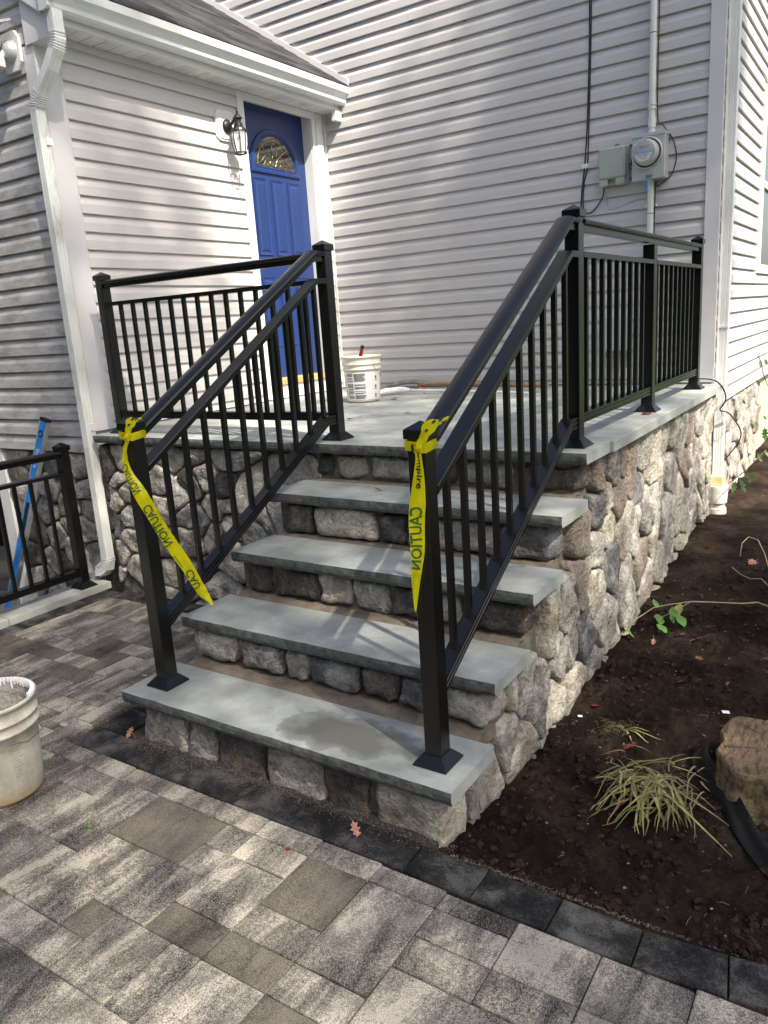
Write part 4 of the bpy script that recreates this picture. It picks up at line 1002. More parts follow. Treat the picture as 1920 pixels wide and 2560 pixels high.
gv, gf = glyphs('U280', .17); mb = MB(); mb.add([(-.16 + v.x * .82, -.1475, .552 + v.y) for v in gv], gf); mb.build('plate_number', M['ink_black'], pl)
for s_ in (-1, 1):
    mb = MB(); mb.box((s_ * .68, -.02, .66), (s_ * .855, .035, .86), ch=.02); mb.build('tail_light', M['tail'], car)
    mb = MB(); mb.box((s_ * .74, -.137, .47), (s_ * .80, -.131, .53)); mb.build('reflector', M['tail'], car)
    for y in (.75, 3.4):
        mb = MB(); mb.lathe([(0, -.1), (.31, -.1), (.33, -.07), (.33, .07), (.31, .1), (0, .1)], M=Matrix.Translation((s_ * .78, y, .33)) @ Matrix.Rotation(R(90), 4, 'Y'), seg=20); wh = mb.build('wheel', M['rubber'], car)

# ---------------------------------------------------------------- railings
def cap_plate(root, x, y, zb, zt, s_=.058):
    h = s_ / 2
    mb = MB(); mb.box((x - h, y - h, zb + .012), (x + h, y + h, zt), ch=.0025); po = mb.build('post', M['black'], root)
    mb = MB(); c = h + .007
    def sq(r_, z): return [(x - r_, y - r_, z), (x + r_, y - r_, z), (x + r_, y + r_, z), (x - r_, y + r_, z)]
    vs = sq(c - .001, zt - .022) + sq(c, zt - .020) + sq(c, zt + .004) + sq(c - .007, zt + .009) + sq(.001, zt + .026)
    mb.add(vs, [(3, 2, 1, 0)] + [(r_*4+k, r_*4+(k+1)%4, r_*4+4+(k+1)%4, r_*4+4+k) for r_ in range(4) for k in range(4)]); mb.build('cap', M['black'], po)
    mb = MB(); vs = sq(.058, zb + .0005) + sq(.058, zb + .005) + sq(h + .003, zb + .034) + sq(h - .002, zb + .036)
    mb.add(vs, [(r_*4+k, r_*4+(k+1)%4, r_*4+4+(k+1)%4, r_*4+4+k) for r_ in range(3) for k in range(4)])
    for k in range(-4, 5):   # fine cast ribs of the flared skirt
        o_ = k * .0115; e = max(.0, 1 - abs(o_) / .058); t = min(1.0, e * 2.0)
        for q in range(4):
            rot = Matrix.Translation((x, y, 0)) @ Matrix.Rotation(R(90 * q), 4, 'Z')
            sl_ = min(abs(o_), h + .003); y_in = -(h + .004) if abs(o_) < h + .003 else -abs(o_) - .002
            f = (-y_in - (h + .003)) / (.058 - h - .003); z_in = zb + .034 - .029 * max(0, f)
            A = rot @ Vector((o_, -.0575, zb + .0066)); B = rot @ Vector((o_, y_in, z_in + .0008))
            if (A - B).length > .006: mb.tube([A, B], .0007, 3, cap=False)
    mb.build('base_skirt', M['black'], po)
    return po
def rail_piece(root, name, pts, prof, side):
    """sweep prof (lateral, vertical) along pts; lateral axis = side"""
    vs = []; n = len(pts); m_ = len(prof); side = Vector(side)
    for p in pts:
        for a, b_ in prof: vs.append(Vector(p) + side * a + Vector((0, 0, b_)))
    mb = MB(); mb.add(vs, [(i*m_+k, i*m_+(k+1)%m_, (i+1)*m_+(k+1)%m_, (i+1)*m_+k) for i in range(n-1) for k in range(m_)])
    mb.add(vs, [tuple(range(m_ - 1, -1, -1)), tuple(range((n-1)*m_, n*m_))])
    return mb.build(name, M['black'], root)
TOP = [(-.019, -.044), (.019, -.044), (.019, -.024), (.031, -.022), (.0355, -.018), (.0365, -.011), (.032, -.0045), (.021, -.001), (.007, .0012), (-.007, .0012), (-.021, -.001), (-.032, -.0045), (-.0365, -.011), (-.0355, -.018), (-.031, -.022), (-.019, -.024)]
SEC = [(-.030, -.021), (.030, -.021), (.030, -.002), (.028, 0), (-.028, 0), (-.030, -.002)]
BOT = [(-.0245, -.040), (.0245, -.040), (.0245, -.031), (.0210, -.029), (.0210, -.024), (.0245, -.022), (.0245, -.014), (.0210, -.012), (.0210, -.009), (.0245, -.007), (.0245, 0), (-.0245, 0), (-.0245, -.007), (-.0210, -.009), (-.0210, -.012), (-.0245, -.014), (-.0245, -.022), (-.0210, -.024), (-.0210, -.029), (-.0245, -.031)]
CAPT = 1.885
def stair_rail(label, x0, y0, x1, y1):
    root = empty('stair_railing', label, 'railing', 'black aluminium railings of the porch')
    cap_plate(root, x0, y0, TZ[0], 1.225); cap_plate(root, x1, y1, LZ, CAPT)
    def X(y): return x0 + (x1 - x0) * (y - y0) / (y1 - y0)
    ya, yb, yk = y0 + .0295, y1 - .0295, y1 - .095
    side = (1, 0, 0)
    for nm, prof, zk, sl_ in (('top_rail', TOP, 1.862, .598), ('second_rail', SEC, 1.738, .622), ('bottom_rail', BOT, 1.100, .583)):
        z0 = zk - sl_ * (yk - ya)
        # vertical sections on a slope look thinner: stretch the profile
        pf = [(a, b_ * 1.12) for a, b_ in prof]
        rail_piece(root, nm, [(X(ya), ya, z0), (X(yk), yk, zk), (X(yb), yb, zk)], pf, side)
    for k in range(10):
        y = .262 + .1085 * k + (y0 - .132)
        zb = 1.100 - .583 * (yk - y); zt = 1.738 - .622 * (yk - y) - .021
        mb = MB(); x = X(y); h = .0095; sl_ = .583 * h
        vs = [(x-h, y-h, zb - sl_ - .002), (x+h, y-h, zb - sl_ - .002), (x+h, y+h, zb + sl_ - .002), (x-h, y+h, zb + sl_ - .002), (x-h, y-h, zt - sl_), (x+h, y-h, zt - sl_), (x+h, y+h, zt + sl_), (x-h, y+h, zt + sl_)]
        mb.add(vs, [(0,3,2,1),(4,5,6,7),(0,1,5,4),(1,2,6,5),(2,3,7,6),(3,0,4,7)]); mb.build('baluster', M['black'], root)
    return root
UR = (-.100, 1.345); UL = (-1.305, 1.335); LR = (-.112, .132); LL = (-1.331, .132)
stair_rail('right hand black stair railing with caution tape hanging down its bottom post', LR[0], LR[1], UR[0], UR[1])
stair_rail('left hand black stair railing with caution tape pulled out to the third step', LL[0], LL[1], UL[0], UL[1])
def level_bay(root, A, B, zt, zs, zb, n, s_=.0295, gap=None):
    A = Vector((*A, 0)); B = Vector((*B, 0)); d = (B - A); L_ = d.length; d.normalize(); sd = Vector((0, 0, 1)).cross(d) * -1
    a = A + d * s_; b_ = B - d * s_
    for nm, prof, z in (('top_rail', TOP, zt), ('second_rail', SEC, zs), ('bottom_rail', BOT, zb)):
        rail_piece(root, nm, [a + Vector((0, 0, z)), b_ + Vector((0, 0, z))], prof, sd)
    st = (L_ - 2 * s_) / (n + 1) if gap is None else gap
    for k in range(n):
        p = a + d * (st * (k + 1)) if gap is None else b_ - d * (st * (n - k) - .012)
        mb = MB(); h = .0095; mb.box((p.x - h, p.y - h, zb - .002), (p.x + h, p.y + h, zs - .020)); mb.build('baluster', M['black'], root)
r1 = empty('porch_railing', 'black level railing along the right edge of the porch landing above the stone side wall', 'railing', 'black aluminium railings of the porch')
cap_plate(r1, -.100, 3.565, LZ, CAPT); mb = MB()
h = .029
mb.box((-.100 - h, 2.458 - h, LZ + .012), (-.100 + h, 2.458 + h, 1.812), ch=.0025); mp = mb.build('post', M['black'], r1)
mb = MB(); x, y, zb = -.100, 2.458, LZ
def sq(r_, z): return [(x - r_, y - r_, z), (x + r_, y - r_, z), (x + r_, y + r_, z), (x - r_, y + r_, z)]
vs = sq(.056, zb + .0005) + sq(.056, zb + .005) + sq(h + .003, zb + .034); mb.add(vs, [(r_*4+k, r_*4+(k+1)%4, r_*4+4+(k+1)%4, r_*4+4+k) for r_ in range(2) for k in range(4)]); mb.build('base_skirt', M['black'], mp)
side = (1, 0, 0)
rail_piece(r1, 'top_rail', [(-.1, UR[1] + .0295, 1.862), (-.1, 3.535, 1.862)], TOP, side)
for (a, b_) in ((UR[1] + .0295, 2.4285), (2.4875, 3.535)):
    rail_piece(r1, 'second_rail', [(-.1, a, 1.738), (-.1, b_, 1.738)], SEC, side); rail_piece(r1, 'bottom_rail', [(-.1, a, 1.108), (-.1, b_, 1.108)], BOT, side)
    for k in range(9):
        y = a + (b_ - a) * (k + 1) / 10; mb = MB(); mb.box((-.1 - .0095, y - .0095, 1.106), (-.1 + .0095, y + .0095, 1.719)); mb.build('baluster', M['black'], r1)
r2 = empty('porch_railing', 'black level railing on the front edge of the landing between the wing and the steps', 'railing', 'black aluminium railings of the porch')
WP = (-2.925, 1.335)
cap_plate(r2, WP[0], WP[1], LZ, CAPT); level_bay(r2, WP, UL, 1.862, 1.738, 1.108, 14)
r3 = empty('driveway_railing', 'low black railing on the bluestone cap above the sunken driveway', 'railing', 'black aluminium railings of the porch')
cap_plate(r3, -3.165, 1.055, .042, .925); cap_plate(r3, -3.165, -.55, .042, .925)
level_bay(r3, (-3.165, -.55), (-3.165, 1.055), .905, .775, .16, 14)

# ---------------------------------------------------------------- caution tape
def ribbon(name, label, cl, wid, lat, text_items, extra=None):
    """cl: centre line points; wid: widths; lat: lateral vectors. Slightly wavy strip with printed words."""
    root = empty(name, label, 'caution tape', 'yellow caution tapes tied to the bottom newel posts')
    P = [Vector(p) for p in cl]; n = len(P); L = [0]
    for i in range(1, n): L.append(L[-1] + (P[i] - P[i-1]).length)
    def ev(s):
        s = max(0, min(L[-1] - 1e-6, s)); k = max(i for i in range(n) if L[i] <= s); k = min(k, n - 2); f = (s - L[k]) / max(1e-9, L[k+1] - L[k])
        f2 = f
        p = P[k].lerp(P[k+1], f); 
        # smooth with catmull-rom
        p0, p1, p2, p3 = P[max(k-1, 0)], P[k], P[k+1], P[min(k+2, n-1)]
        p = .5 * ((2 * p1) + (p2 - p0) * f + (2*p0 - 5*p1 + 4*p2 - p3) * f*f + (3*p1 - p0 - 3*p2 + p3) * f**3)
        return p, wid[k] + (wid[k+1] - wid[k]) * f, (Vector(lat[k]).lerp(Vector(lat[k+1]), f)).normalized()
    def at(s, v, off=0.0):
        p, w_, l_ = ev(s); p2, _, _ = ev(s + .01); t = (p2 - p); t = t.normalized() if t.length > 1e-6 else Vector((0, 0, -1)); nn = l_.cross(t).normalized()
        curl = .05 * w_ * (v * v * 4 - 1) + .004 * math.sin(s * 26 + v * 3) + .0030 * noise.noise(Vector((s * 55, v * 3, 1))) + .0022 * abs(noise.noise(Vector((s * 30 + v * 4, v * 6, 7))))
        return p + l_ * w_ * v + nn * (curl + off)
    mb = MB(); ns = int(L[-1] / .008); nv = 8
    vs = [at(L[-1] * i / ns, -.5 + j / nv) for i in range(ns + 1) for j in range(nv + 1)]
    mb.add(vs, [(i*(nv+1)+j, i*(nv+1)+j+1, (i+1)*(nv+1)+j+1, (i+1)*(nv+1)+j) for i in range(ns) for j in range(nv)], True)
    rb = mb.build('ribbon', M['tape'], root)
    for (txt, s0, ln, v0, v1, flip, ink) in text_items:
        gv, gf = glyphs(txt, 1.0, .018, .12)
        if not gv: continue
        x0 = min(v.x for v in gv); x1 = max(v.x for v in gv); y0 = min(v.y for v in gv); y1 = max(v.y for v in gv)
        for off in (.0014, -.0014):
            mb = MB(); V = []
            for v in gv:
                u = (v.x - x0) / (x1 - x0); q = (v.y - y0) / (y1 - y0)
                if flip: q = 1 - q
                V.append(at(s0 + u * ln, v0 + (v1 - v0) * q, off))
            mb.add(V, gf); mb.build('printed_word', M[ink], root)
    return root
# left tape: knotted under the cap, pulled down and right
knL = Vector((-1.298, .100, 1.168))
def px_pt(u, v, y): return ray(u, v, 1, y)
cl = [px_pt(325, 1088, .090), px_pt(312, 1125, .085), px_pt(318, 1175, .085), px_pt(345, 1225, .088), px_pt(375, 1275, .10), px_pt(418, 1345, .125), px_pt(470, 1420, .16), px_pt(503, 1475, .185), px_pt(532, 1512, .20)]
wd = [.014, .014, .030, .046, .048, .047, .045, .040, .006]
sd_v = (CR * .9 + CU * .42)
lat = [CR, CR, (CR * .9 + CU * .3), (CR * .8 + CU * .6)] + [(CR * .8 + CU * .55)] * 5
tpl = ribbon('caution_tape', 'yellow caution tape tied to the left bottom post and pulled out across the steps', cl, wd, lat,
   [('CAUTION', .115, .115, -.47, .24, True, 'ink'), ('CAUTION', .285, .165, -.47, .24, True, 'ink'), ('empire', .49, .055, -.42, -.25, True, 'ink'), ('CAU', .565, .075, -.47, .24, True, 'ink')])
cl = [px_pt(1050, 1098, .085), px_pt(1044, 1118, .082), px_pt(1047, 1150, .083), px_pt(1047, 1200, .085), px_pt(1044, 1260, .085), px_pt(1042, 1310, .085), px_pt(1044, 1380, .086), px_pt(1040, 1450, .088), px_pt(1039, 1530, .09)]
wd = [.014, .014, .018, .032, .046, .046, .040, .026, .003]
lat = [CR] * 9
tpr = ribbon('caution_tape', 'yellow caution tape hanging straight down from the right bottom post', cl, wd, lat,
   [('empire', .04, .10, -.35, .28, False, 'ink_black'), ('CAUTION', .19, .19, -.47, .32, True, 'ink')])
def wrap(root, x, y, z, flat=.030, tailvec=(0.10, .05, .12), sign=1):
    # band round the post, knot and loose tail
    h = .0325; mb = MB()
    loop = [(-h, -h), (h, -h), (h, h), (-h, h), (-h, -h)]
    vs = []; 
    for k, (a, b_) in enumerate(loop):
        dz = .0 if k in (1,) else .006
        for q in range(3): vs.append((x + a * (1.02 + .04 * (q == 1)), y + b_ * (1.02 + .04 * (q == 1)), z + dz - .014 + .014 * q))
    mb.add(vs, [(i*3+q, (i+1)*3+q, (i+1)*3+q+1, i*3+q+1) for i in range(4) for q in range(2)], True)
    mb.build('band', M['tape'], root)
    kx, ky = x + .012, y - h - .006
    mb = MB()
    for k in range(5):
        pts = [(kx - .012 + .006 * k, ky - .003 * (k % 2), z - .012), (kx + .002 * k, ky - .010 - .003 * (k % 3), z + .002), (kx + .014, ky - .006, z + .012 - .003 * k)]
        mb.tube(pts, [.003, .006, .004], 6)
    mb.build('knot', M['tape'], root)
    t = Vector(tailvec); N = 10; vs = []
    for i in range(N + 1):
        f = i / N; c_ = Vector((kx + .008, ky - .004, z + .004)) + t * f + Vector((0, 0, .02 * math.sin(f * 4.5)))
        wv = .004 + .012 * math.sin(min(1, f * 1.3) * math.pi) + .002 * math.sin(i * 2.4)
        for q in (-1, 0, 1): vs.append(c_ + CR * wv * q + CU * (-.5 * wv * q) - CF * (.003 * (q == 0)) + Vector((0, 0, 0)))
    mb = MB(); mb.add(vs, [(i*3+q, (i+1)*3+q, (i+1)*3+q+1, i*3+q+1) for i in range(N) for q in range(2)], False); mb.build('loose_end', M['tape'], root)
    mb = MB()
    for k, f in enumerate((.25, .5, .72)):
        c_ = Vector((kx + .008, ky - .004, z + .004)) + t * f + Vector((0, 0, .02 * math.sin(f * 4.5))) - CF * .0042
        mb.add([c_ + CR * .007 + CU * .004, c_ + CR * .003 + CU * .009, c_ - CR * .006 + CU * .001, c_ - CR * .002 - CU * .005], [(0, 1, 2, 3)])
    for k in range(3):
        a = x - .012 + k * .012; mb.add([(a, y - h * 1.075, z - .011), (a + .007, y - h * 1.075, z - .011), (a + .007, y - h * 1.075, z + .010), (a, y - h * 1.075, z + .010)], [(0, 1, 2, 3)])
    mb.build('print_marks', M['ink_black'], root)
wrap(tpl, LL[0], LL[1], 1.180, tailvec=(.055, .03, .085))
wrap(tpr, LR[0], LR[1], 1.180, tailvec=(.075, .035, .10))

# ---------------------------------------------------------------- meter, boxes, conduit, cables
mt_ = empty('electric_meter', 'round glass electric meter on a grey steel box with a blue seal tag', 'electric meter', loc=(-.467, YB - .015, 2.45))
mb = MB(); mb.box((-.104, -.105, -.137), (.104, 0, .137), ch=.003); bx_ = mb.build('meter_box', M['galv'], mt_)
mb = MB(); mb.box((-.107, -.112, .120), (.108, .002, .142), ch=.003); mb.build('box_lid', M['galv'], bx_)
RX = Matrix.Rotation(R(90), 4, 'X')
mc = Matrix.Translation((-.006, -.105, .022)) @ RX
mb = MB(); mb.lathe([(.098, 0), (.098, .010), (.092, .014), (.086, .008), (.084, .0)], M=mc, seg=32); mb.build('socket_ring', M['galv'], mt_)
mb = MB(); mb.lathe([(.083, 0), (.083, .012), (.078, .014)], M=mc, seg=32); mb.build('gasket', M['matte_black'], mt_)
mb = MB(); mb.lathe([(.079, .002), (.079, .03), (.074, .036), (.072, .07), (.068, .076)], M=mc, seg=32); mb.build('meter_barrel', simple('barrel_grey', (.50, .50, .47), .3, .3), mt_)
mb = MB(); mb.lathe([(.0, .066), (.068, .066)], M=mc, seg=32); fc_ = mb.build('meter_face', M['meter_face'], mt_)
mb = MB(); mb.box((-.04, -.1735, .040), (.02, -.1725, .062)); mb.build('display', M['lcd'], fc_)
mb = MB(); mb.add([(-.066, -.1725, .018), (.046, -.1725, .018), (.02, -.1725, -.03), (-.035, -.1725, -.035), (-.06, -.1725, -.01)], [(0, 1, 2, 3, 4)]); mb.build('label', M['meter_label'], fc_)
mb = MB(); mb.box((-.067, -.1745, .014), (.052, -.1735, .022)); mb.build('label_stripe', M['blue_tag'], fc_)
mb = MB()
for k, (a, b_, z_) in enumerate([(-.05, .02, .004), (-.045, -.02, -.008), (-.012, .012, -.008), (-.03, .0, -.02)]): mb.box((a, -.1742, z_), (b_, -.1736, z_ + .004))
mb.build('label_print', M['ink_black'], fc_)
mb = MB(); mb.lathe([(.076, .03), (.078, .06), (.072, .085), (.055, .094), (.0, .097)], M=mc, seg=32); mb.build('glass_cover', M['glass'], mt_)
mb = MB(); mb.tube([(.0, -.108, -.118), (-.004, -.116, -.14), (-.004, -.118, -.165)], .0015, 5); mb.box((-.012, -.122, -.20), (.004, -.114, -.160), ch=.002); mb.build('seal_tag', M['blue_tag'], mt_)
mb = MB(); mb.box((-.012, -.116, -.125), (.03, -.105, -.112), ch=.002); mb.build('hasp', M['wire'], bx_)
ub = empty('utility_box', 'plain grey plastic telephone box left of the electric meter', 'utility box', loc=(-.71, YB - .015, 2.44))
mb = MB(); mb.box((-.090, -.045, -.12), (.098, 0, .118), ch=.008); mb.build('box_base', M['utility'], ub)
mb = MB(); mb.box((-.092, -.085, -.085), (.088, -.046, .112), ch=.012); mb.box((-.088, -.08, -.128), (-.03, -.046, -.083), ch=.006); mb.box((.022, -.08, -.128), (.084, -.046, -.083), ch=.006); mb.build('box_cover', M['utility'], ub)
mb = MB(); mb.box((.098, -.03, .0), (.112, -.01, .025)); mb.box((.098, -.03, -.035), (.112, -.01, -.02)); mb.box((.0, -.02, .118), (.03, -.01, .135)); mb.build('clips', M['rusty'], ub)['kind'] = 'stuff'
cd = empty('conduit_pipe', 'white vertical conduit running up the wall through the electric meter', 'conduit', loc=(-.465, YB - .05, 0))
mb = MB(); mb.tube([(0, 0, 2.59), (0, 0, 2.615)], .024, 14); mb.tube([(0, 0, 2.60), (0, 0, 4.6)], .0205, 14); mb.build('upper_pipe', M['pvc'], cd)
mb = MB(); mb.tube([(0, 0, 1.02), (0, 0, 2.315)], .0205, 14); mb.build('lower_pipe', M['pvc'], cd)
mb = MB(); mb.tube([(0, 0, 2.63), (0, 0, 2.69)], .0245, 14); mb.tube([(0, 0, 2.74), (0, 0, 2.752)], .026, 14); mb.tube([(0, 0, 2.765), (0, 0, 2.775)], .026, 14); mb.tube([(0, 0, 2.155), (0, 0, 2.162)], .024, 14); mb.box((-.035, .0, 2.15), (.035, .03, 2.165)); mb.build('couplings', M['pvc'], cd)['kind'] = 'stuff'
mb = MB()
for z in (3.18, 2.105): mb.lathe([(.0215, 0), (.0225, .002), (.0215, .004)], c=(0, 0, z), seg=14)
mb.build('cable_ties', M['cable'], cd)['kind'] = 'stuff'
def cable(label, pts, r_=.0045, mat='cable', group=None):
    mb = MB(); 
    # catmull smoothing
    P = [Vector(p) for p in pts]; Q = []
    for i in range(len(P) - 1):
        p0, p1, p2, p3 = P[max(i-1, 0)], P[i], P[i+1], P[min(i+2, len(P)-1)]
        for k in range(6):
            f = k / 6; Q.append(.5 * ((2*p1) + (p2-p0)*f + (2*p0-5*p1+4*p2-p3)*f*f + (3*p1-p0-3*p2+p3)*f**3))
    Q.append(P[-1]); mb.tube(Q, r_, 6); o = mb.build('cable', M[mat]); tag(o, label, 'cable', group); return o
yc = YB - .022
cable('left black cable of the pair that hangs down the wall left of the grey boxes', [(-.90, yc, 4.4), (-.884, yc, 3.48), (-.899, yc, 2.8), (-.921, yc, 2.47), (-.946, yc, 2.23), (-.950, yc, 1.7), (-.955, yc, 1.05)])
cable('right black cable of the pair, bending into the plain grey box', [(-.875, yc, 4.4), (-.872, yc, 3.48), (-.888, yc, 2.8), (-.900, yc, 2.48), (-.925, yc, 2.36), (-.93, yc - .005, 2.22), (-.90, yc - .01, 2.165), (-.85, yc - .01, 2.18), (-.79, yc - .02, 2.25), (-.775, yc - .03, 2.31)])
cable('thin black cable looping round the right side of the electric meter', [(-.440, yc, 4.4), (-.438, yc, 3.36), (-.435, yc - .01, 2.72), (-.40, yc - .01, 2.64), (-.335, yc, 2.54), (-.315, yc, 2.43), (-.345, yc, 2.33), (-.42, yc - .02, 2.27), (-.437, yc - .03, 2.2), (-.440, yc - .03, 1.05)], .0035)
cable('thin grey cable drooping from the plain grey box to the conduit', [(-.770, yc - .03, 2.31), (-.765, yc, 2.24), (-.750, yc, 2.17), (-.66, yc, 2.185), (-.56, yc, 2.21), (-.49, yc, 2.205)], .003, 'cable_grey')
mb = MB(); mb.box((-.024, -.02, -.014), (.024, 0, .014), ch=.004); o = mb.build('cable_clip', M['pvc']); o.location = (-.912, yc - .004, 2.47); tag(o, 'small white plastic clip holding the two black cables to the siding', 'cable clip')
lb = empty('service_box', 'tall pale grey box low on the house wall behind the right landing railing', 'utility box', loc=(-.675, YB - .015, 1.33))
mb = MB(); mb.box((-.088, -.07, -.11), (.088, 0, .13), ch=.005); mb.build('box', M['galv'], lb)
mb = MB(); mb.box((-.085, -.05, -.16), (.085, -.01, -.112), ch=.004); mb.tube([(.03, -.03, -.16), (.03, -.03, -.25), (.02, -.03, -.34)], .008, 8); mb.tube([(-.05, -.03, -.16), (-.07, -.04, -.24), (-.04, -.05, -.3), (.0, -.04, -.33)], .004, 6); mb.build('box_fittings', M['rusty'], lb)
# cable bundle by the right downspout
cable('black cable bulging round the right downspout below the end of the landing', [(-.13, 3.60, 1.03), (-.06, 3.68, 1.03), (.0, 3.78, 1.0), (.035, 3.86, .93), (.04, 3.88, .86), (.005, 3.90, .80), (.06, 3.93, .77), (.12, 3.99, .66), (.12, 4.0, .58), (.06, 4.0, .48), (.03, 3.99, .44)], .005)
cable('thin grey wire loops tangled on the right downspout', [(-.12, 3.62, 1.05), (-.02, 3.75, 1.03), (.04, 3.88, .93), (.085, 3.93, .92), (.09, 3.93, .85), (.05, 3.9, .84), (.075, 3.94, .75), (.05, 3.93, .66), (.02, 3.92, .72), (.01, 3.91, .8)], .0018, 'cable_grey')

# ---------------------------------------------------------------- buckets and tools
def bucket(name, label, loc, r0, r1, hgt, mat, rz_=0.0):
    root = empty(name, label, 'bucket', loc=loc, rz=rz_)
    k = lambda f: r0 + (r1 - r0) * f
    mb = MB(); pr = [(0, .003), (r0 - .012, .002), (r0 - .003, .006), (r0, .016), (k(.5), hgt * .5), (k(.70), hgt * .70), (k(.71) + .007, hgt * .705), (k(.73) + .007, hgt * .725), (k(.735), hgt * .735), (k(.82), hgt * .81), (k(.82) + .007, hgt * .815), (k(.84) + .007, hgt * .833), (k(.85), hgt * .843), (k(.95), hgt * .955), (k(.96) + .007, hgt * .96), (k(1) + .007, hgt * .99), (r1 + .003, hgt), (r1 - .001, hgt * .99), (r1 - .006, hgt * .95), (r0 - .004, .03)]
    mb.lathe(pr, seg=40); mb.build('pail', M[mat], root)
    return root
bl = bucket('plaster_bucket', 'white bucket with printed label standing on the landing by the back wall', (-2.245, 2.935, LZ), .118, .140, .325, 'bucket', R(0))
# label wrap and print
def on_cyl(a, z, off, r0=.118, r1=.140, hgt=.325):
    r_ = r0 + (r1 - r0) * z / hgt + off; return (r_ * math.cos(a), r_ * math.sin(a), z)
def cyl_patch(mb, a0, a1, z0, z1, off, n=8, **k):
    vs = [on_cyl(a0 + (a1 - a0) * i / n, z, off, **k) for i in range(n + 1) for z in (z0, z1)]
    mb.add(vs, [(i*2, i*2+2, i*2+3, i*2+1) for i in range(n)], True)
va = math.atan2(-1.697 - 2.935, .978 + 2.245)
mb = MB(); cyl_patch(mb, va - 1.75, va + 1.2, .02, .215, .0006, 30); mb.build('label', M['bucket_white'], bl)
mb = MB(); rs = random.Random(4)
for (c0, c1) in ((va - 1.0, va - .56), (va - .50, va + .14)):
    z = .205
    while z > .03:
        if rs.random() < .9: cyl_patch(mb, c0, c1 - rs.uniform(0, .12) * (rs.random() < .3), z - .0032, z, .0014, 6)
        z -= .0058 if rs.random() < .85 else .012
for z in (.185, .12, .06): cyl_patch(mb, va + .74, va + .84, z - .02, z, .0014, 3)
for z in (.155, .095, .035): cyl_patch(mb, va + .70, va + .90, z - .004, z, .0014, 3)
z = .2
while z > .04: cyl_patch(mb, va - 1.30, va - 1.10, z - .005, z, .0014, 3); z -= .013
mb.build('label_print', M['ink_black'], bl)
mb = MB(); hp = [(.146, -.0), (.16, .0), (.165, -.02)]
ha = va + .75
def hc(t):  # wire handle lying down on the side
    a = ha + math.pi * t; return (.150 * math.cos(a) , .150 * math.sin(a), .262 - .11 * math.sin(math.pi * t))
mb.tube([on_cyl(va + .55, .262, .012), on_cyl(va + .75, .225, .014), on_cyl(va + .95, .195, .016), on_cyl(va + 1.3, .17, .018), on_cyl(va + 1.9, .17, .018), on_cyl(va + 2.6, .2, .016), on_cyl(va + 3.4, .262, .012)], .0018, 6); mb.build('wire_handle', M['wire'], bl)
mb = MB(); mb.box((-.012, -.010, -.06), (.012, .010, .09), ch=.004); mb.cur = 1; mb.box((-.013, -.011, .0905), (.013, .011, .115), ch=.005)
o = mb.build('brush_handle', [M['red'], M['matte_black']]); o.location = (-2.26, 2.935, LZ + .29); o.rotation_euler = (R(5), R(22), 0); tag(o, 'red tool handle with black tip sticking out of the labelled bucket', 'tool handle')
b2 = bucket('mortar_bucket', 'dirty cream bucket crusted with dried mortar at the left edge of the patio', (-1.555, -.455, 0), .132, .150, .36, 'bucket_used', 0)
mb = MB(); mb.lathe([(.142, .352), (.140, .30), (.134, .18), (.12, .10), (.05, .085), (0, .08)], seg=40); mb.build('dried_mortar', M['cement'], b2)
mb = MB(); rs = random.Random(6)
for k in range(26):
    a = R(35) + k * R(5.4); d_ = rs.uniform(.004, .03) * (1.4 if k % 5 == 0 else .7)
    mb.tube([(.1455 * math.cos(a), .1455 * math.sin(a), .363), (.1425 * math.cos(a), .1425 * math.sin(a), .352), (.141 * math.cos(a), .141 * math.sin(a), .350 - d_)], [.008, .007, .003], 6)
mb.build('plaster_drips', M['plaster'], b2)
va2 = math.atan2(-1.697 + .455, .978 + 1.555)
kk = dict(r0=.132, r1=.150, hgt=.36)
mb = MB(); e_ = on_cyl(va2 - .35, .272, .014, **kk)
mb.tube([e_, (e_[0] + .02 * math.cos(va2 - .35), e_[1] + .02 * math.sin(va2 - .35), .266), on_cyl(va2 + .15, .245, .030, **kk), on_cyl(va2 + .6, .222, .028, **kk), on_cyl(va2 + 1.2, .215, .02, **kk), on_cyl(va2 + 2.2, .23, .015, **kk), on_cyl(va2 + 2.75, .27, .012, **kk)], .002, 6); mb.build('wire_handle', M['wire'], b2)
mb = MB(); mb.lathe([(.0, .018), (.014, .016), (.02, .006), (.024, 0)], M=Matrix.Translation(on_cyl(va2 - .35, .272, .0, **kk)) @ Vector((math.cos(va2 - .35), math.sin(va2 - .35), 0)).to_track_quat('Z', 'Y').to_matrix().to_4x4(), seg=12); mb.build('handle_ear', M['bucket_used'], b2)
mb = MB()
for k in range(12): cyl_patch(mb, va2 + .32, va2 + .32 + .12 + .12 * ((k * 7) % 3) / 2, .232 - .012 * k, .2335 - .012 * k, .0012, 3, **kk)
for z_ in (.10, .03): cyl_patch(mb, va2 + .30, va2 + .62, z_, z_ + .0015, .0012, 4, **kk)
cyl_patch(mb, va2 + .295, va2 + .30, .03, .24, .0012, 1, **kk); mb.build('faded_label', simple('faded_print', (.22, .23, .2), .6), b2)
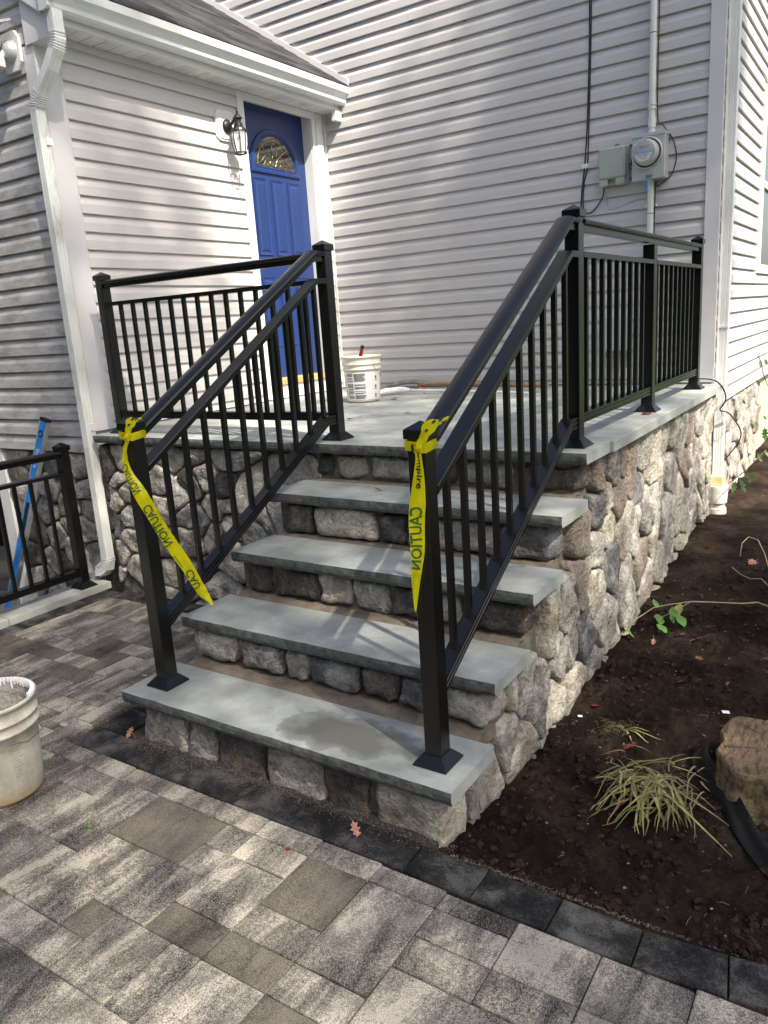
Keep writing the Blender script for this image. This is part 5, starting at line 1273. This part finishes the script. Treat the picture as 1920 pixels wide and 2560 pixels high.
# shovel-like handle, white caulk pipe, broom head on the landing
def lay(name, label, cat, fn):
    root = empty(name, label, cat); fn(root); return root
def fn(root):
    mb = MB(); mb.tube([(-2.27, 3.76, LZ + .035), (-2.0, 3.68, LZ + .05), (-1.2, 3.44, LZ + .052), (-1.02, 3.40, LZ + .05)], .0165, 10); mb.build('wooden_shaft', M['wood_handle'], root)
    mb = MB(); mb.tube([(-2.58, 3.66, LZ + .02), (-2.50, 3.72, LZ + .035), (-2.42, 3.76, LZ + .055), (-2.3, 3.762, LZ + .06), (-2.18, 3.74, LZ + .045)], [.010, .016, .019, .019, .019], 10); mb.build('steel_socket', M['rusty'], root)
lay('shovel', 'long handled shovel with brown shaft lying along the foot of the back wall', 'shovel', fn)
def fn(root):
    mb = MB(); mb.tube([(-2.33, 3.24, LZ + .022), (-2.30, 3.30, LZ + .030), (-2.22, 3.40, LZ + .032), (-2.15, 3.42, LZ + .028)], [.014, .024, .025, .014], 12); mb.build('roller_sleeve', M['plaster'], root)
    mb = MB(); mb.tube([(-2.17, 3.42, LZ + .026), (-1.75, 3.36, LZ + .024), (-1.25, 3.24, LZ + .022), (-1.08, 3.21, LZ + .018)], .010, 8); mb.build('white_pole', M['pvc'], root)
lay('paint_roller', 'white paint roller on a pole lying in front of the shovel on the landing', 'paint roller', fn)
mb = MB(); rs = random.Random(9)
for k in range(420):
    a = rs.uniform(0, 2 * math.pi); b_ = rs.uniform(0, 1.3); r_ = rs.uniform(.04, .075)
    p = Vector((-2.62, 3.66, LZ + .012)); d_ = Vector((math.cos(a) * math.cos(b_), math.sin(a) * math.cos(b_), math.sin(b_) * .9)) * r_
    q = Vector((-.002, .002, 0)); mb.add([p + d_ * .1 - q, p + d_ * .1 + q, p + d_ * 1.0 + Vector((rs.uniform(-.01, .01), rs.uniform(-.01, .01), 0))], [(0, 1, 2)])
o = mb.build('dried_weed_tuft', M['bristle']); tag(o, 'tuft of dry brown weeds behind the labelled bucket', 'weed')
# box level leaning on the wall
A = Vector((-3.50, 1.215, 1.07)); B = ray(29, 1518, 1, .93); B = Vector(B); d_ = (B - A); d_ = d_.normalized(); B = A + d_ * 1.70
lv = empty('spirit_level', 'scuffed blue box spirit level leaning against the siding behind the driveway railing', 'spirit level')
ax_ = d_; side_ = ax_.cross(Vector((0, 1, 0))).normalized() * -1; nrm_ = side_.cross(ax_).normalized()
if nrm_.y > 0: nrm_ = -nrm_
def lbox(a0, a1, s0, s1, n0, n1): 
    return [A + ax_ * a + side_ * s_ + nrm_ * n_ for a in (a0, a1) for (s_, n_) in ((s0, n0), (s1, n0), (s1, n1), (s0, n1))]
def addb(mb, *a): mb.add(lbox(*a), [(0,1,2,3),(7,6,5,4),(0,4,5,1),(1,5,6,2),(2,6,7,3),(3,7,4,0)])
mb = MB(); addb(mb, .02, 1.70, -.030, .028, 0, .024); mb.build('frame', M['level_blue'], lv)
mb = MB(); addb(mb, .021, 1.70, .0285, .034, -.003, .027); addb(mb, .021, 1.70, -.036, -.0305, -.003, .027); mb.build('edge', M['metal_side'], lv)
mb = MB(); addb(mb, 0, .0195, -.037, .035, -.004, .028); mb.build('end_cap', M['matte_black'], lv)
mb = MB(); addb(mb, .56, .75, -.018, .016, .0242, .0255); mb.build('hand_hole', M['matte_black'], lv)
for q in (.42, .10):
    mb = MB(); c_ = A + ax_ * q + nrm_ * .0245; mb.lathe([(.016, 0), (.022, 0), (.022, .004), (.016, .004), (.016, 0)], M=Matrix.Translation(c_) @ nrm_.to_track_quat('Z', 'Y').to_matrix().to_4x4(), seg=16); mb.build('vial_ring', M['trim'] if q > .3 else M['matte_black'], lv)
gv, gf = glyphs('Empire', .045); mb = MB(); mb.add([A + ax_ * (.20 + v.x) + side_ * (-.012 + v.y * .9) * -1 + nrm_ * .0248 for v in gv], gf); mb.build('lettering', M['meter_label'], lv)

# ---------------------------------------------------------------- things on the soil
st = empty('tree_stump', 'sawn tree stump with irregular outline at the right edge of the soil bed', 'stump', loc=(.795, .86, -.05))
rs = random.Random(12); N = 44; rad = []
for k in range(N):
    a = 2 * math.pi * k / N; rad.append(.235 + .028 * noise.noise(Vector((math.cos(a) * 1.3, math.sin(a) * 1.3, 3))) + .016 * math.sin(a * 5 + 1) + .008 * math.sin(a * 11))
mb = MB(); V = []; prof = [(1.10, -.05), (1.02, .0), (.985, .05), (.975, .10), (.985, .128), (.972, .135)]
for (f, z) in prof:
    for k in range(N): a = 2 * math.pi * k / N; q_ = f + .02 * noise.noise(Vector((k * .9, z * 12, 2))); V.append((rad[k] * q_ * math.cos(a), rad[k] * q_ * math.sin(a), z))
mb.add(V, [(i*N+k, i*N+(k+1)%N, (i+1)*N+(k+1)%N, (i+1)*N+k) for i in range(len(prof)-1) for k in range(N)], True); mb.build('stump_side', M['stumpside'], st)
mb = MB(); V = []
fr_l = [.972, .8, .6, .4, .2]
for f in fr_l:
    for k in range(N):
        a = 2 * math.pi * k / N; V.append((rad[k] * f * math.cos(a), rad[k] * f * math.sin(a), .135 + .003 * (1 - f) + .006 * noise.noise(Vector((math.cos(a) * f * 3, math.sin(a) * f * 3, 7)))))
V.append((0, 0, .138)); F = [(i*N+k, i*N+(k+1)%N, (i+1)*N+(k+1)%N, (i+1)*N+k) for i in range(4) for k in range(N)] + [(4*N+k, 4*N+(k+1)%N, 5*N) for k in range(N)]
mb.add(V, F, True); mb.build('cut_face', M['cutwood'], st)
mb = MB()
for (a0, r0_, r1_, w_) in ((200, .05, .20, .004), (250, .02, .17, .003), (150, .08, .21, .003), (305, .03, .19, .0035), (95, .06, .18, .003)):
    a = R(a0); d_ = Vector((math.cos(a), math.sin(a), 0)); n_ = Vector((-d_.y, d_.x, 0)); z_ = Vector((0, 0, .1435)); k_ = n_ * .006
    mb.add([d_ * r0_ + z_, d_ * (r0_ + r1_) / 2 + k_ - n_ * w_ * .5 + z_, d_ * r1_ - n_ * w_ + z_, d_ * r1_ + n_ * w_ + z_, d_ * (r0_ + r1_) / 2 + k_ + n_ * w_ * .5 + z_], [(0, 1, 2, 3, 4)])
mb.build('drying_cracks', M['bark'], st)['kind'] = 'stuff'
# landscape fabric strip
mb = MB(); path = [(.520, 1.02), (.500, .93), (.515, .84), (.575, .765), (.64, .66), (.70, .56), (.77, .46), (.84, .37)]; V = []
wds = [.03, .055, .06, .045, .045, .06, .075, .085]
for i, (x, y) in enumerate(path):
    z = soil_h(x, y) + .012
    for j in range(5):
        f = j / 4; dz = .016 * math.sin(f * 9 + i * 1.3) + .05 * f * (1 if i < 5 else .55)
        V.append((x + wds[i] * (f - .5) * .8, y + wds[i] * (f - .5) * .6, z + max(-.004, dz)))
mb.add(V, [(i*5+j, i*5+j+1, (i+1)*5+j+1, (i+1)*5+j) for i in range(len(path)-1) for j in range(4)], True)
o = mb.build('landscape_fabric', M['fabric']); tag(o, 'strip of black landscape fabric sticking out of the soil beside the stump', 'landscape fabric')
md = o.modifiers.new('sub', 'SUBSURF'); md.levels = 2; md.render_levels = 2
# uprooted clumps
def blade(mb, p0, dirv, L_, w_, droop, seg=7, twist=.3):
    p = Vector(p0); d_ = Vector(dirv).normalized(); pts = [p.copy()]
    for i in range(seg):
        d_ = (d_ + Vector((0, 0, -droop / seg)) + Vector((random.uniform(-.1, .1), random.uniform(-.1, .1), 0)) * twist).normalized()
        p = p + d_ * L_ / seg
        g_ = soil_h(p.x, p.y) + .006
        if p.z < g_: p.z = g_; d_.z = abs(d_.z) * .1
        pts.append(p.copy())
    V = []
    for i, q in enumerate(pts):
        f = i / seg; ww = w_ * (1 - f ** 3 * .8) * .5; t = (pts[min(i+1, seg)] - pts[max(i-1, 0)]).normalized(); s_ = t.cross(Vector((0, 0, 1)))
        s_ = s_.normalized() if s_.length > .01 else Vector((1, 0, 0))
        V += [q - s_ * ww, q + Vector((0, 0, -.25 * ww)), q + s_ * ww]
    mb.add(V, [(i*3+j, i*3+j+1, (i+1)*3+j+1, (i+1)*3+j) for i in range(seg) for j in range(2)], True)
random.seed(41)
cl1 = empty('uprooted_plant', 'large uprooted clump of wilted yellow green blades with bare roots left of the stump', 'plant', 'uprooted clumps on the soil')
c1 = Vector((.40, .60, soil_h(.40, .60)))
for k in range(130):
    mb = MB(); a = R(random.gauss(-75, 75)); st_ = c1 + Vector((random.gauss(.03, .075), random.gauss(-.02, .06), random.uniform(.01, .055)))
    blade(mb, st_, (math.cos(a), math.sin(a), random.uniform(-.1, .45)), random.uniform(.05, .17), random.uniform(.003, .008), random.uniform(.6, 2.2), twist=3.2); mb.build('blade', M['straw'] if random.random() < .6 else M['straw2'], cl1)
for k in range(16):
    mb = MB(); a = R(random.gauss(-85, 35)); st_ = c1 + Vector((random.gauss(.03, .035), random.gauss(-.03, .02), .04))
    blade(mb, st_, (math.cos(a), math.sin(a), random.uniform(.0, .25)), random.uniform(.13, .25), random.uniform(.004, .009), random.uniform(.5, 1.6), twist=1.8); mb.build('blade', M['straw'], cl1)
for (dx, dy, L_) in ((.05, -.35, .26), (.30, -.26, .36), (.36, -.14, .28), (-.25, -.12, .15)):
    mb = MB(); blade(mb, c1 + Vector((0, 0, .03)), (dx, dy, .05), L_, .009, .5, twist=.6); mb.build('blade', M['straw'], cl1)
mb = MB()
for k in range(420):
    a = random.uniform(0, 6.28); p = c1 + Vector((random.gauss(-.03, .055), random.gauss(.04, .05), .0)); p.z = soil_h(p.x, p.y) + .003
    q = p + Vector((math.cos(a), math.sin(a), random.uniform(0, .8))) * random.uniform(.012, .035); r_ = p.lerp(q, .5) + Vector((0, 0, .008)); mb.tube([p, r_, q], .0009, 3, cap=False)
o = mb.build('roots', M['straw2'], cl1); o['kind'] = 'stuff'
cl2 = empty('uprooted_plant', 'small wilted clump with a bent pale blade near the stone side wall', 'plant', 'uprooted clumps on the soil')
c2 = Vector((.22, .985, soil_h(.22, .985)))
for (a, L_) in ((-30, .12), (5, .09), (-60, .09), (160, .07), (200, .08), (-10, .14)):
    mb = MB(); blade(mb, c2, (math.cos(R(a)), math.sin(R(a)), .35), L_, .009, .9); mb.build('blade', M['straw'], cl2)
mb = MB()
for k in range(80):
    a = random.uniform(2.0, 4.5); p = c2 + Vector((random.gauss(-.03, .035), random.gauss(-.01, .03), 0)); p.z = soil_h(p.x, p.y) + .003
    q = p + Vector((math.cos(a), math.sin(a), random.uniform(0, .6))) * random.uniform(.015, .035); mb.tube([p, p.lerp(q, .5) + Vector((0, 0, .008)), q], .0009, 3, cap=False)
o = mb.build('roots', M['straw2'], cl2); o['kind'] = 'stuff'
# maple-like leaf mesh
def leaf_mesh(size, kind='maple'):
    if kind == 'maple': pts = [(0, -.5), (.12, -.28), (.42, -.36), (.30, -.12), (.52, .10), (.26, .14), (.30, .42), (.10, .30), (0, .56), (-.10, .30), (-.30, .42), (-.26, .14), (-.52, .10), (-.30, -.12), (-.42, -.36), (-.12, -.28)]
    elif kind == 'oak': pts = [(0, -.55), (.10, -.3), (.24, -.22), (.12, -.08), (.28, .06), (.12, .16), (.22, .34), (.06, .36), (0, .55), (-.07, .36), (-.2, .3), (-.12, .14), (-.28, .04), (-.12, -.1), (-.22, -.24), (-.1, -.32)]
    else: pts = [(0, -.5), (.22, -.34), (.36, -.08), (.40, .1), (.24, .34), (0, .56), (-.24, .34), (-.38, .1), (-.34, -.1), (-.2, -.36)]
    V = [(0, 0, random.uniform(-.02, .03) * size)]; n = len(pts)
    for a, b_ in pts: V.append((a * size, b_ * size, (random.uniform(-.02, .16) * abs(a) * 2 + random.uniform(0, .06)) * size))
    return V, [(0, 1 + i, 1 + (i + 1) % n) for i in range(n)]
def leaf(label, loc, size, mat, kind='maple', rot=None, group='fallen leaves'):
    V, F = leaf_mesh(size, kind); mb = MB(); mb.add(V, F, True)
    mb.tube([(0, -.5 * size, .002), (.02 * size, -.75 * size, .006), (.05 * size, -.95 * size, .002)], .0008, 4)
    o = mb.build('leaf', M[mat]); o.location = loc; o.rotation_euler = rot or (random.uniform(-.15, .15), random.uniform(-.15, .15), random.uniform(0, 6.28)); tag(o, label, 'leaf', group); return o
random.seed(77)
def gp(u, v, z): p = ray(u, v, 2, z); return (p.x, p.y, z)
leaf('crumpled pale red leaf on the dark border course in front of the steps', gp(888, 2075, .010), .062, 'leaf_pink', 'oak', (.5, .2, 1.0))
leaf('tiny dark red leaf scrap on a paver below the crumpled red leaf', gp(719, 2122, .005), .018, 'leaf_red', 'oval')
leaf('small red leaf on the pavers left of the left bottom post', gp(251, 1623, .005), .024, 'leaf_red', 'oval')
leaf('brown curled oak leaf at the left end of the bottom riser', gp(324, 1832, .014), .05, 'leaf_brown', 'oak', (.6, .3, .4))
leaf('small tan leaf with a long stem on the fourth tread', gp(945, 1223, TZ[3] + .008), .045, 'leaf_brown', 'oak', (.3, .2, 1.9))
leaf('tiny green leaf bit on the pavers right of the dirty bucket', gp(224, 2066, .004), .016, 'leafgreen', 'maple')
leaf('tiny brown leaf scrap on the second tread of the right side', gp(1308, 1415, TZ[2] + .004), .014, 'leaf_brown', 'oval')
leaf('small tan seed leaf behind the left bottom post on the pavers', gp(362, 1689, .006), .022, 'leafpale', 'oval')
leaf('thin dark red leaf in front of the middle post of the right railing', gp(1617, 1034, LZ + .006), .06, 'leaf_red', 'oval', (0, 0, 1.2))
leaf('dark red leaf lying beside the left upper post on the landing', gp(880, 1047, LZ + .008), .07, 'leaf_red', 'oak')
leaf('flat maroon leaf in front of the labelled bucket', gp(985, 996, LZ + .006), .07, 'leaf_red', 'oval')
leaf('crinkled maroon leaf against the white roller pole', gp(1068, 985, LZ + .03), .07, 'leaf_red', 'maple')
leaf('orange brown leaf under the shovel shaft', gp(1055, 970, LZ + .012), .08, 'leaf_brown', 'maple')
leaf('brown leaf between shovel socket and roller sleeve', gp(1038, 973, LZ + .010), .07, 'leaf_brown', 'oak')
leaf('brown leaf alone in the middle of the landing', gp(1021, 1031, LZ + .006), .05, 'leaf_brown', 'oval')
leaf('reddish leaf on the landing below the blue door', gp(772, 987, LZ + .010), .08, 'leaf_red', 'maple')
leaf('pale brown leaf on the landing near the door sill', gp(806, 980, LZ + .012), .08, 'leaf_brown', 'maple')
for (u, v, sz, mt_2, kd, lb_) in [(1634, 1607, .05, 'leaf_pink', 'oak', 'faded pink leaf on the soil under the green twig'), (1742, 1605, .07, 'leaf_pink', 'oak', 'largest faded pink leaf, standing up in the middle of the soil bed'), (1748, 1645, .055, 'leaf_brown', 'oak', 'curled brown leaf just below the largest pink leaf'),
      (1709, 1706, .05, 'leaf_pink', 'maple', 'orange pink leaf half way down the soil bed'), (1705, 1590, .045, 'leaf_brown', 'oak', 'brown leaf above and left of the largest pink leaf'), (1882, 1394, .06, 'leaf_pink', 'maple', 'pink leaf near the right edge of the soil, behind the twigs'), (1575, 1868, .06, 'leaf_red', 'oak', 'dark maroon leaf above the large uprooted clump'), (1820, 1709, .04, 'leaf_brown', 'oak', 'rust coloured leaf scrap right of the orange pink leaf'), (1488, 1760, .04, 'leaf_red', 'oval', 'bright red leaf sliver near the stone side wall')]:
    p = ray(u, v, 2, -.03); z = soil_h(p.x, p.y); p = ray(u, v, 2, z + .01); leaf(lb_, (p.x, p.y, soil_h(p.x, p.y) + .012), sz, mt_2, kd, (random.uniform(-.5, .5), random.uniform(-.5, .5), random.uniform(0, 6)))
for (u, v, s_, lb_) in ((1814, 1785, .014, 'white plastic chip on the soil behind the stump'), (1450, 1767, .009, 'tiny white chip on the soil near the stone side wall')):
    p = ray(u, v, 2, -.03); mb = MB(); mb.box((-s_, -s_ * .6, 0), (s_, s_ * .6, .003), ch=.001); o = mb.build('plastic_chip', M['white_chip']); o.location = (p.x, p.y, soil_h(p.x, p.y) + .006); o.rotation_euler = (.2, .1, .5); tag(o, lb_, 'chip')
p = ray(160, 1808, 2, 0.01); mb = MB(); mb.lathe([(0, 0), (.018, 0), (.022, .005), (.016, .011), (0, .013)], seg=9); o = mb.build('mortar_crumb', M['cement']); o.location = (p.x, p.y, .0); o.scale = (1.2, .7, 1); tag(o, 'dark grey crumb of mortar on the pavers beside the dirty bucket', 'crumb')
# twig with green leaves
tw = empty('fallen_twig', 'long pale twig with green leaves lying from the side wall over the soil', 'twig')
def sp(u, v, h_): p = ray(u, v, 2, .0); p = ray(u, v, 2, soil_h(p.x, p.y) + h_); return p
pts = [sp(1534, 1613, .02), sp(1560, 1575, .05), sp(1590, 1548, .06), sp(1634, 1519, .065), sp(1670, 1512, .06), sp(1727, 1504, .055), sp(1790, 1506, .05), sp(1858, 1509, .04), sp(1895, 1506, .03), sp(1920, 1516, .02)]
mb = MB(); mb.tube(pts, [.0018, .002, .0024, .003, .003, .0032, .0034, .0036, .004, .004], 6); mb.tube([pts[5], sp(1703, 1518, .055), sp(1690, 1530, .05)], .0018, 5); mb.tube([sp(1675, 1533, .055), sp(1660, 1540, .055), sp(1645, 1552, .05)], .0014, 5); mb.build('stem', M['twig'], tw)
for (u, v, s_, mt_2) in ((1638, 1510, .055, 'leafgreen'), (1570, 1582, .075, 'leafgreen'), (1647, 1550, .075, 'leafgreen'), (1655, 1572, .06, 'leafgreen'), (1698, 1524, .062, 'leafpale'), (1684, 1532, .06, 'leafgreen'), (1702, 1552, .075, 'leafgreen'), (1680, 1547, .05, 'leafgreen')):
    p = sp(u, v, .04); V, F = leaf_mesh(s_, 'oval'); mb = MB(); mb.add(V, F, True); o = mb.build('leaf', M[mt_2], tw); o.location = p; o.rotation_euler = (random.uniform(.3, 1.1), random.uniform(-.5, .5), random.uniform(-1.0, 1.0) + .6)
# bare stems and a leafy seedling at the right edge
tw2 = empty('fallen_twig', 'bare curved twig arching above the soil at the right edge', 'twig')
mb = MB(); mb.tube([sp(1850, 1390, .03), sp(1855, 1358, .10), sp(1872, 1342, .12), sp(1895, 1350, .10), sp(1912, 1385, .05), sp(1922, 1420, .02)], .0028, 6); mb.build('stem', M['twig'], tw2)
tw3 = empty('fallen_twig', 'thin bare twig lying behind the leafy one at the right edge', 'twig')
mb = MB(); mb.tube([sp(1830, 1418, .03), sp(1850, 1435, .03), sp(1875, 1447, .02), sp(1903, 1447, .02), sp(1925, 1468, .02)], .0024, 6); mb.build('stem', M['twig'], tw3)
ws = empty('weed_seedling', 'dark leafy weed stem rising in front of the far foundation at the right edge', 'plant')
def fp(u, v, x): p = ray(u, v, 0, x); return p
mb = MB(); stem_pts = [fp(1860, 1180, .22), fp(1885, 1155, .22), fp(1915, 1125, .24)]
mb.tube([fp(1822, 1208, .2), *stem_pts], .003, 6)
mb.tube([fp(1920, 965, .24), fp(1908, 935, .24), fp(1903, 905, .24), fp(1895, 890, .24)], .0028, 6); mb.build('stem', M['bark'], ws)
for (u, v, s_) in ((1845, 1206, .10), (1855, 1215, .13), (1835, 1218, .09), (1878, 1195, .10), (1900, 1145, .08), (1912, 1085, .12), (1890, 1062, .08), (1900, 910, .06), (1915, 905, .05), (1895, 958, .06), (1915, 1250, .14), (1912, 1045, .06), (1917, 1135, .08), (1890, 1070, .06)):
    p = fp(u, v, .23 + random.uniform(-.03, .03)); V, F = leaf_mesh(s_ * .8, 'oak'); mb = MB(); mb.add(V, F, True); o = mb.build('leaf', M['leafdark'], ws); o.location = p; o.rotation_euler = (random.uniform(.5, 1.5), random.uniform(-.5, .5), random.uniform(-.5, 2))
# soil clods and pebbles
random.seed(19); mb = MB()
def lump(mb, p, r_):
    V = []; 
    for (a, b_, c_) in ((1,0,0),(-1,0,0),(0,1,0),(0,-1,0),(0,0,1),(.6,.6,.55),(-.6,.6,.5),(.6,-.6,.5),(-.6,-.6,.55)):
        V.append(Vector(p) + Vector((a, b_, c_ * .75)) * r_ * random.uniform(.65, 1.2))
    mb.add(V, [(0,5,4),(5,2,4),(2,6,4),(6,1,4),(1,8,4),(8,3,4),(3,7,4),(7,0,4),(0,2,5),(2,1,6),(1,3,8),(3,0,7)])
for k in range(9000):
    y = random.uniform(.0, 1.0) ** 1.5 * 3.4 + .01; x = random.uniform(-.03, 1.15)
    r_ = random.choice([.0015, .002, .002, .002, .003, .003, .004, .004, .006, .013]) * random.uniform(.7, 1.3); 
    if noise.noise(Vector((x * 4, y * 4, 5))) < -.1 and random.random() < .75: continue
    lump(mb, (x, y, soil_h(x, y) + r_ * .2), r_)
o = mb.build('soil_clods', M['clod']); tag(o, 'loose dark soil crumbs scattered over the garden bed', 'soil', kind='stuff')
mb = MB()
for k in range(260):
    x = random.uniform(-.02, 1.1); y = random.uniform(0, 2.6); r_ = random.uniform(.002, .006); lump(mb, (x, y, soil_h(x, y) + r_ * .3), r_)
o = mb.build('pebbles', M['pebble']); tag(o, 'small pale pebbles scattered over the dark soil', 'gravel', kind='stuff')
mb = MB(); random.seed(3)
for k in range(230):
    x = random.uniform(0, 1.1); y = random.uniform(0, 3); a = random.uniform(0, 6.28); L_ = random.uniform(.008, .035); z = soil_h(x, y) + .004
    mb.tube([(x, y, z), (x + math.cos(a) * L_ * .5, y + math.sin(a) * L_ * .5, z + .004), (x + math.cos(a) * L_, y + math.sin(a) * L_, z + .001)], .0007, 3, cap=False)
o = mb.build('plant_litter', M['straw2']); tag(o, 'fine straw and root litter over the garden bed', 'litter', kind='stuff')
mb = MB()
for k in range(150):
    u = random.uniform(100, 1700); v = random.uniform(1750, 2540); p = ray(u, v, 2, .001)
    if p.y > -.02 or p.y < -1.2: continue
    r_ = random.uniform(.0007, .002); lump(mb, (p.x, p.y, .0012), r_)
o = mb.build('patio_grit', M['clod']); tag(o, 'specks of dark grit lying on the patio pavers', 'grit', kind='stuff')

# ---------------------------------------------------------------- trees to the right, out of frame: first crown shaped to shade the yard and break the sun
def tree(label, base, hgt, blobs, seed, nleaf, ls=.13, group='trees beside the yard'):
    rs = random.Random(seed); root = empty('shade_tree', label, 'tree', group, loc=base)
    mb = MB(); mb.tube([(0, 0, -.4), (.03, .02, hgt * .25), (-.05, .06, hgt * .5), (0, 0, hgt * .75)], [.22, .17, .12, .05], 10)
    for (c_, r_) in blobs:
        mb.tube([(0, 0, hgt * .3), tuple(Vector(c_) * .6 + Vector((0, 0, hgt * .12))), c_], [.09, .05, .02], 6)
    mb.build('trunk', M['bark'], root)
    V = []; F = []
    tot = sum(r_ ** 2 for _, r_ in blobs)
    for (c_, r_) in blobs:
        for k in range(int(nleaf * r_ ** 2 / tot)):
            d_ = Vector((rs.gauss(0, 1), rs.gauss(0, 1), rs.gauss(0, 1))).normalized() * r_ * rs.random() ** .4; p = Vector(c_) + Vector((d_.x, d_.y, d_.z * .75))
            a = Vector((rs.gauss(0, 1), rs.gauss(0, 1), rs.gauss(0, 1))).normalized(); b_ = a.cross(Vector((rs.gauss(0, 1), rs.gauss(0, 1), rs.gauss(0, 1)))).normalized(); s_ = ls * rs.uniform(.6, 1.3)
            n = len(V); V += [p - a * s_, p + b_ * s_ * .5, p + a * s_, p - b_ * s_ * .5]; F.append((n, n+1, n+2, n+3))
    mb = MB(); mb.add(V, F); mb.build('crown', M['foliage'], root)
def sunpt(target, dist, off=(0, 0, 0)): return Vector(target) + SUN * dist + Vector(off)
TB = Vector((9.6, -2.9, -.3))
def blob(target, dist, r_): p = sunpt(target, dist) - TB; return (tuple(p), r_)  # leaf clump placed on the sun ray of the spot it should shade
BL = [blob((-1.0, 3.9, 3.6), 15.5, 1.15), blob((-.6, 3.9, 3.0), 15.2, .9), blob((-1.5, 3.9, 1.7), 15.2, .8), blob((-1.7, 3.9, 2.5), 15.4, .5), blob((.5, -.2, 0), 14.6, 1.0), blob((-.7, 1.9, 1.0), 15.0, .9), blob((-1.1, 3.9, 2.2), 15.0, 1.1), blob((-.9, 3.9, 1.2), 15.0, .9), blob((-1.6, 2.6, 1.4), 15, .9), blob((-1.2, .6, .4), 15.5, 1.3), blob((-2.4, .3, .2), 15.5, 1.2),
      blob((-.4, 1.4, .9), 15, .55), blob((-1.2, -1.0, 0), 15.0, .9), blob((.5, .7, 0), 14.5, 1.05), blob((.6, 2.0, 0), 14.5, 1.0), blob((-3.1, 1.9, 1.6), 16, 1.0), blob((-3.1, 1.6, 2.9), 16, .9), blob((-.5, 2.9, 1.0), 15, .5), blob((0.9, -.9, 0), 14.5, .6), blob((-3.2, 1.0, 1.0), 16, .9), blob((.4, 3.3, 0), 14.5, .8)]
tree('unseen leafy tree beyond the garden bed to the right, crown shaped to shade the porch', TB, 14, BL, 5, 20000, .070)
mb = MB(); rs = random.Random(88)  # unseen tree belt, added to darken the low sky and the rail reflections
def hleaf(p, s_):
    a = Vector((rs.gauss(0, 1), rs.gauss(0, 1), rs.gauss(0, 1))).normalized(); b_ = a.cross(Vector((rs.gauss(0, 1), rs.gauss(0, 1), rs.gauss(0, 1)))).normalized(); mb.add([p - a * s_, p + b_ * s_ * .6, p + a * s_, p - b_ * s_ * .6], [(0, 1, 2, 3)])
for k in range(16000):
    an = R(rs.uniform(175, 345)); rr_ = rs.uniform(13, 16); top = 7.5 + 2.0 * noise.noise(Vector((an * 4, 0, 1))) if math.degrees(an) < 325 else 4.5
    hleaf(Vector((1 + rr_ * math.cos(an), -1 + rr_ * math.sin(an), rs.uniform(-.3, top))), rs.uniform(.25, .5))
o = mb.build('tree_line', M['foliage']); tag(o, 'unseen dense belt of trees round the far side of the yard, added to darken the low sky', 'trees', kind='stuff')
tree('broad leafy tree behind the first one at the end of the yard', Vector((12, 3, -.3)), 8, [((0, 0, 5.5), 2.4), ((-1.2, 1.4, 4.6), 1.8), ((1.2, -1.6, 4.8), 1.9), ((0, 0, 3.2), 1.6)], 6, 6000, .2)
tree('low spreading tree beside the yard towards the street', Vector((9, -9, -.3)), 7, [((0, 0, 5), 2.2), ((-1.5, .8, 4.2), 1.7), ((1.4, -1, 4.2), 1.8), ((0, 0, 2.8), 1.6)], 7, 6000, .2)
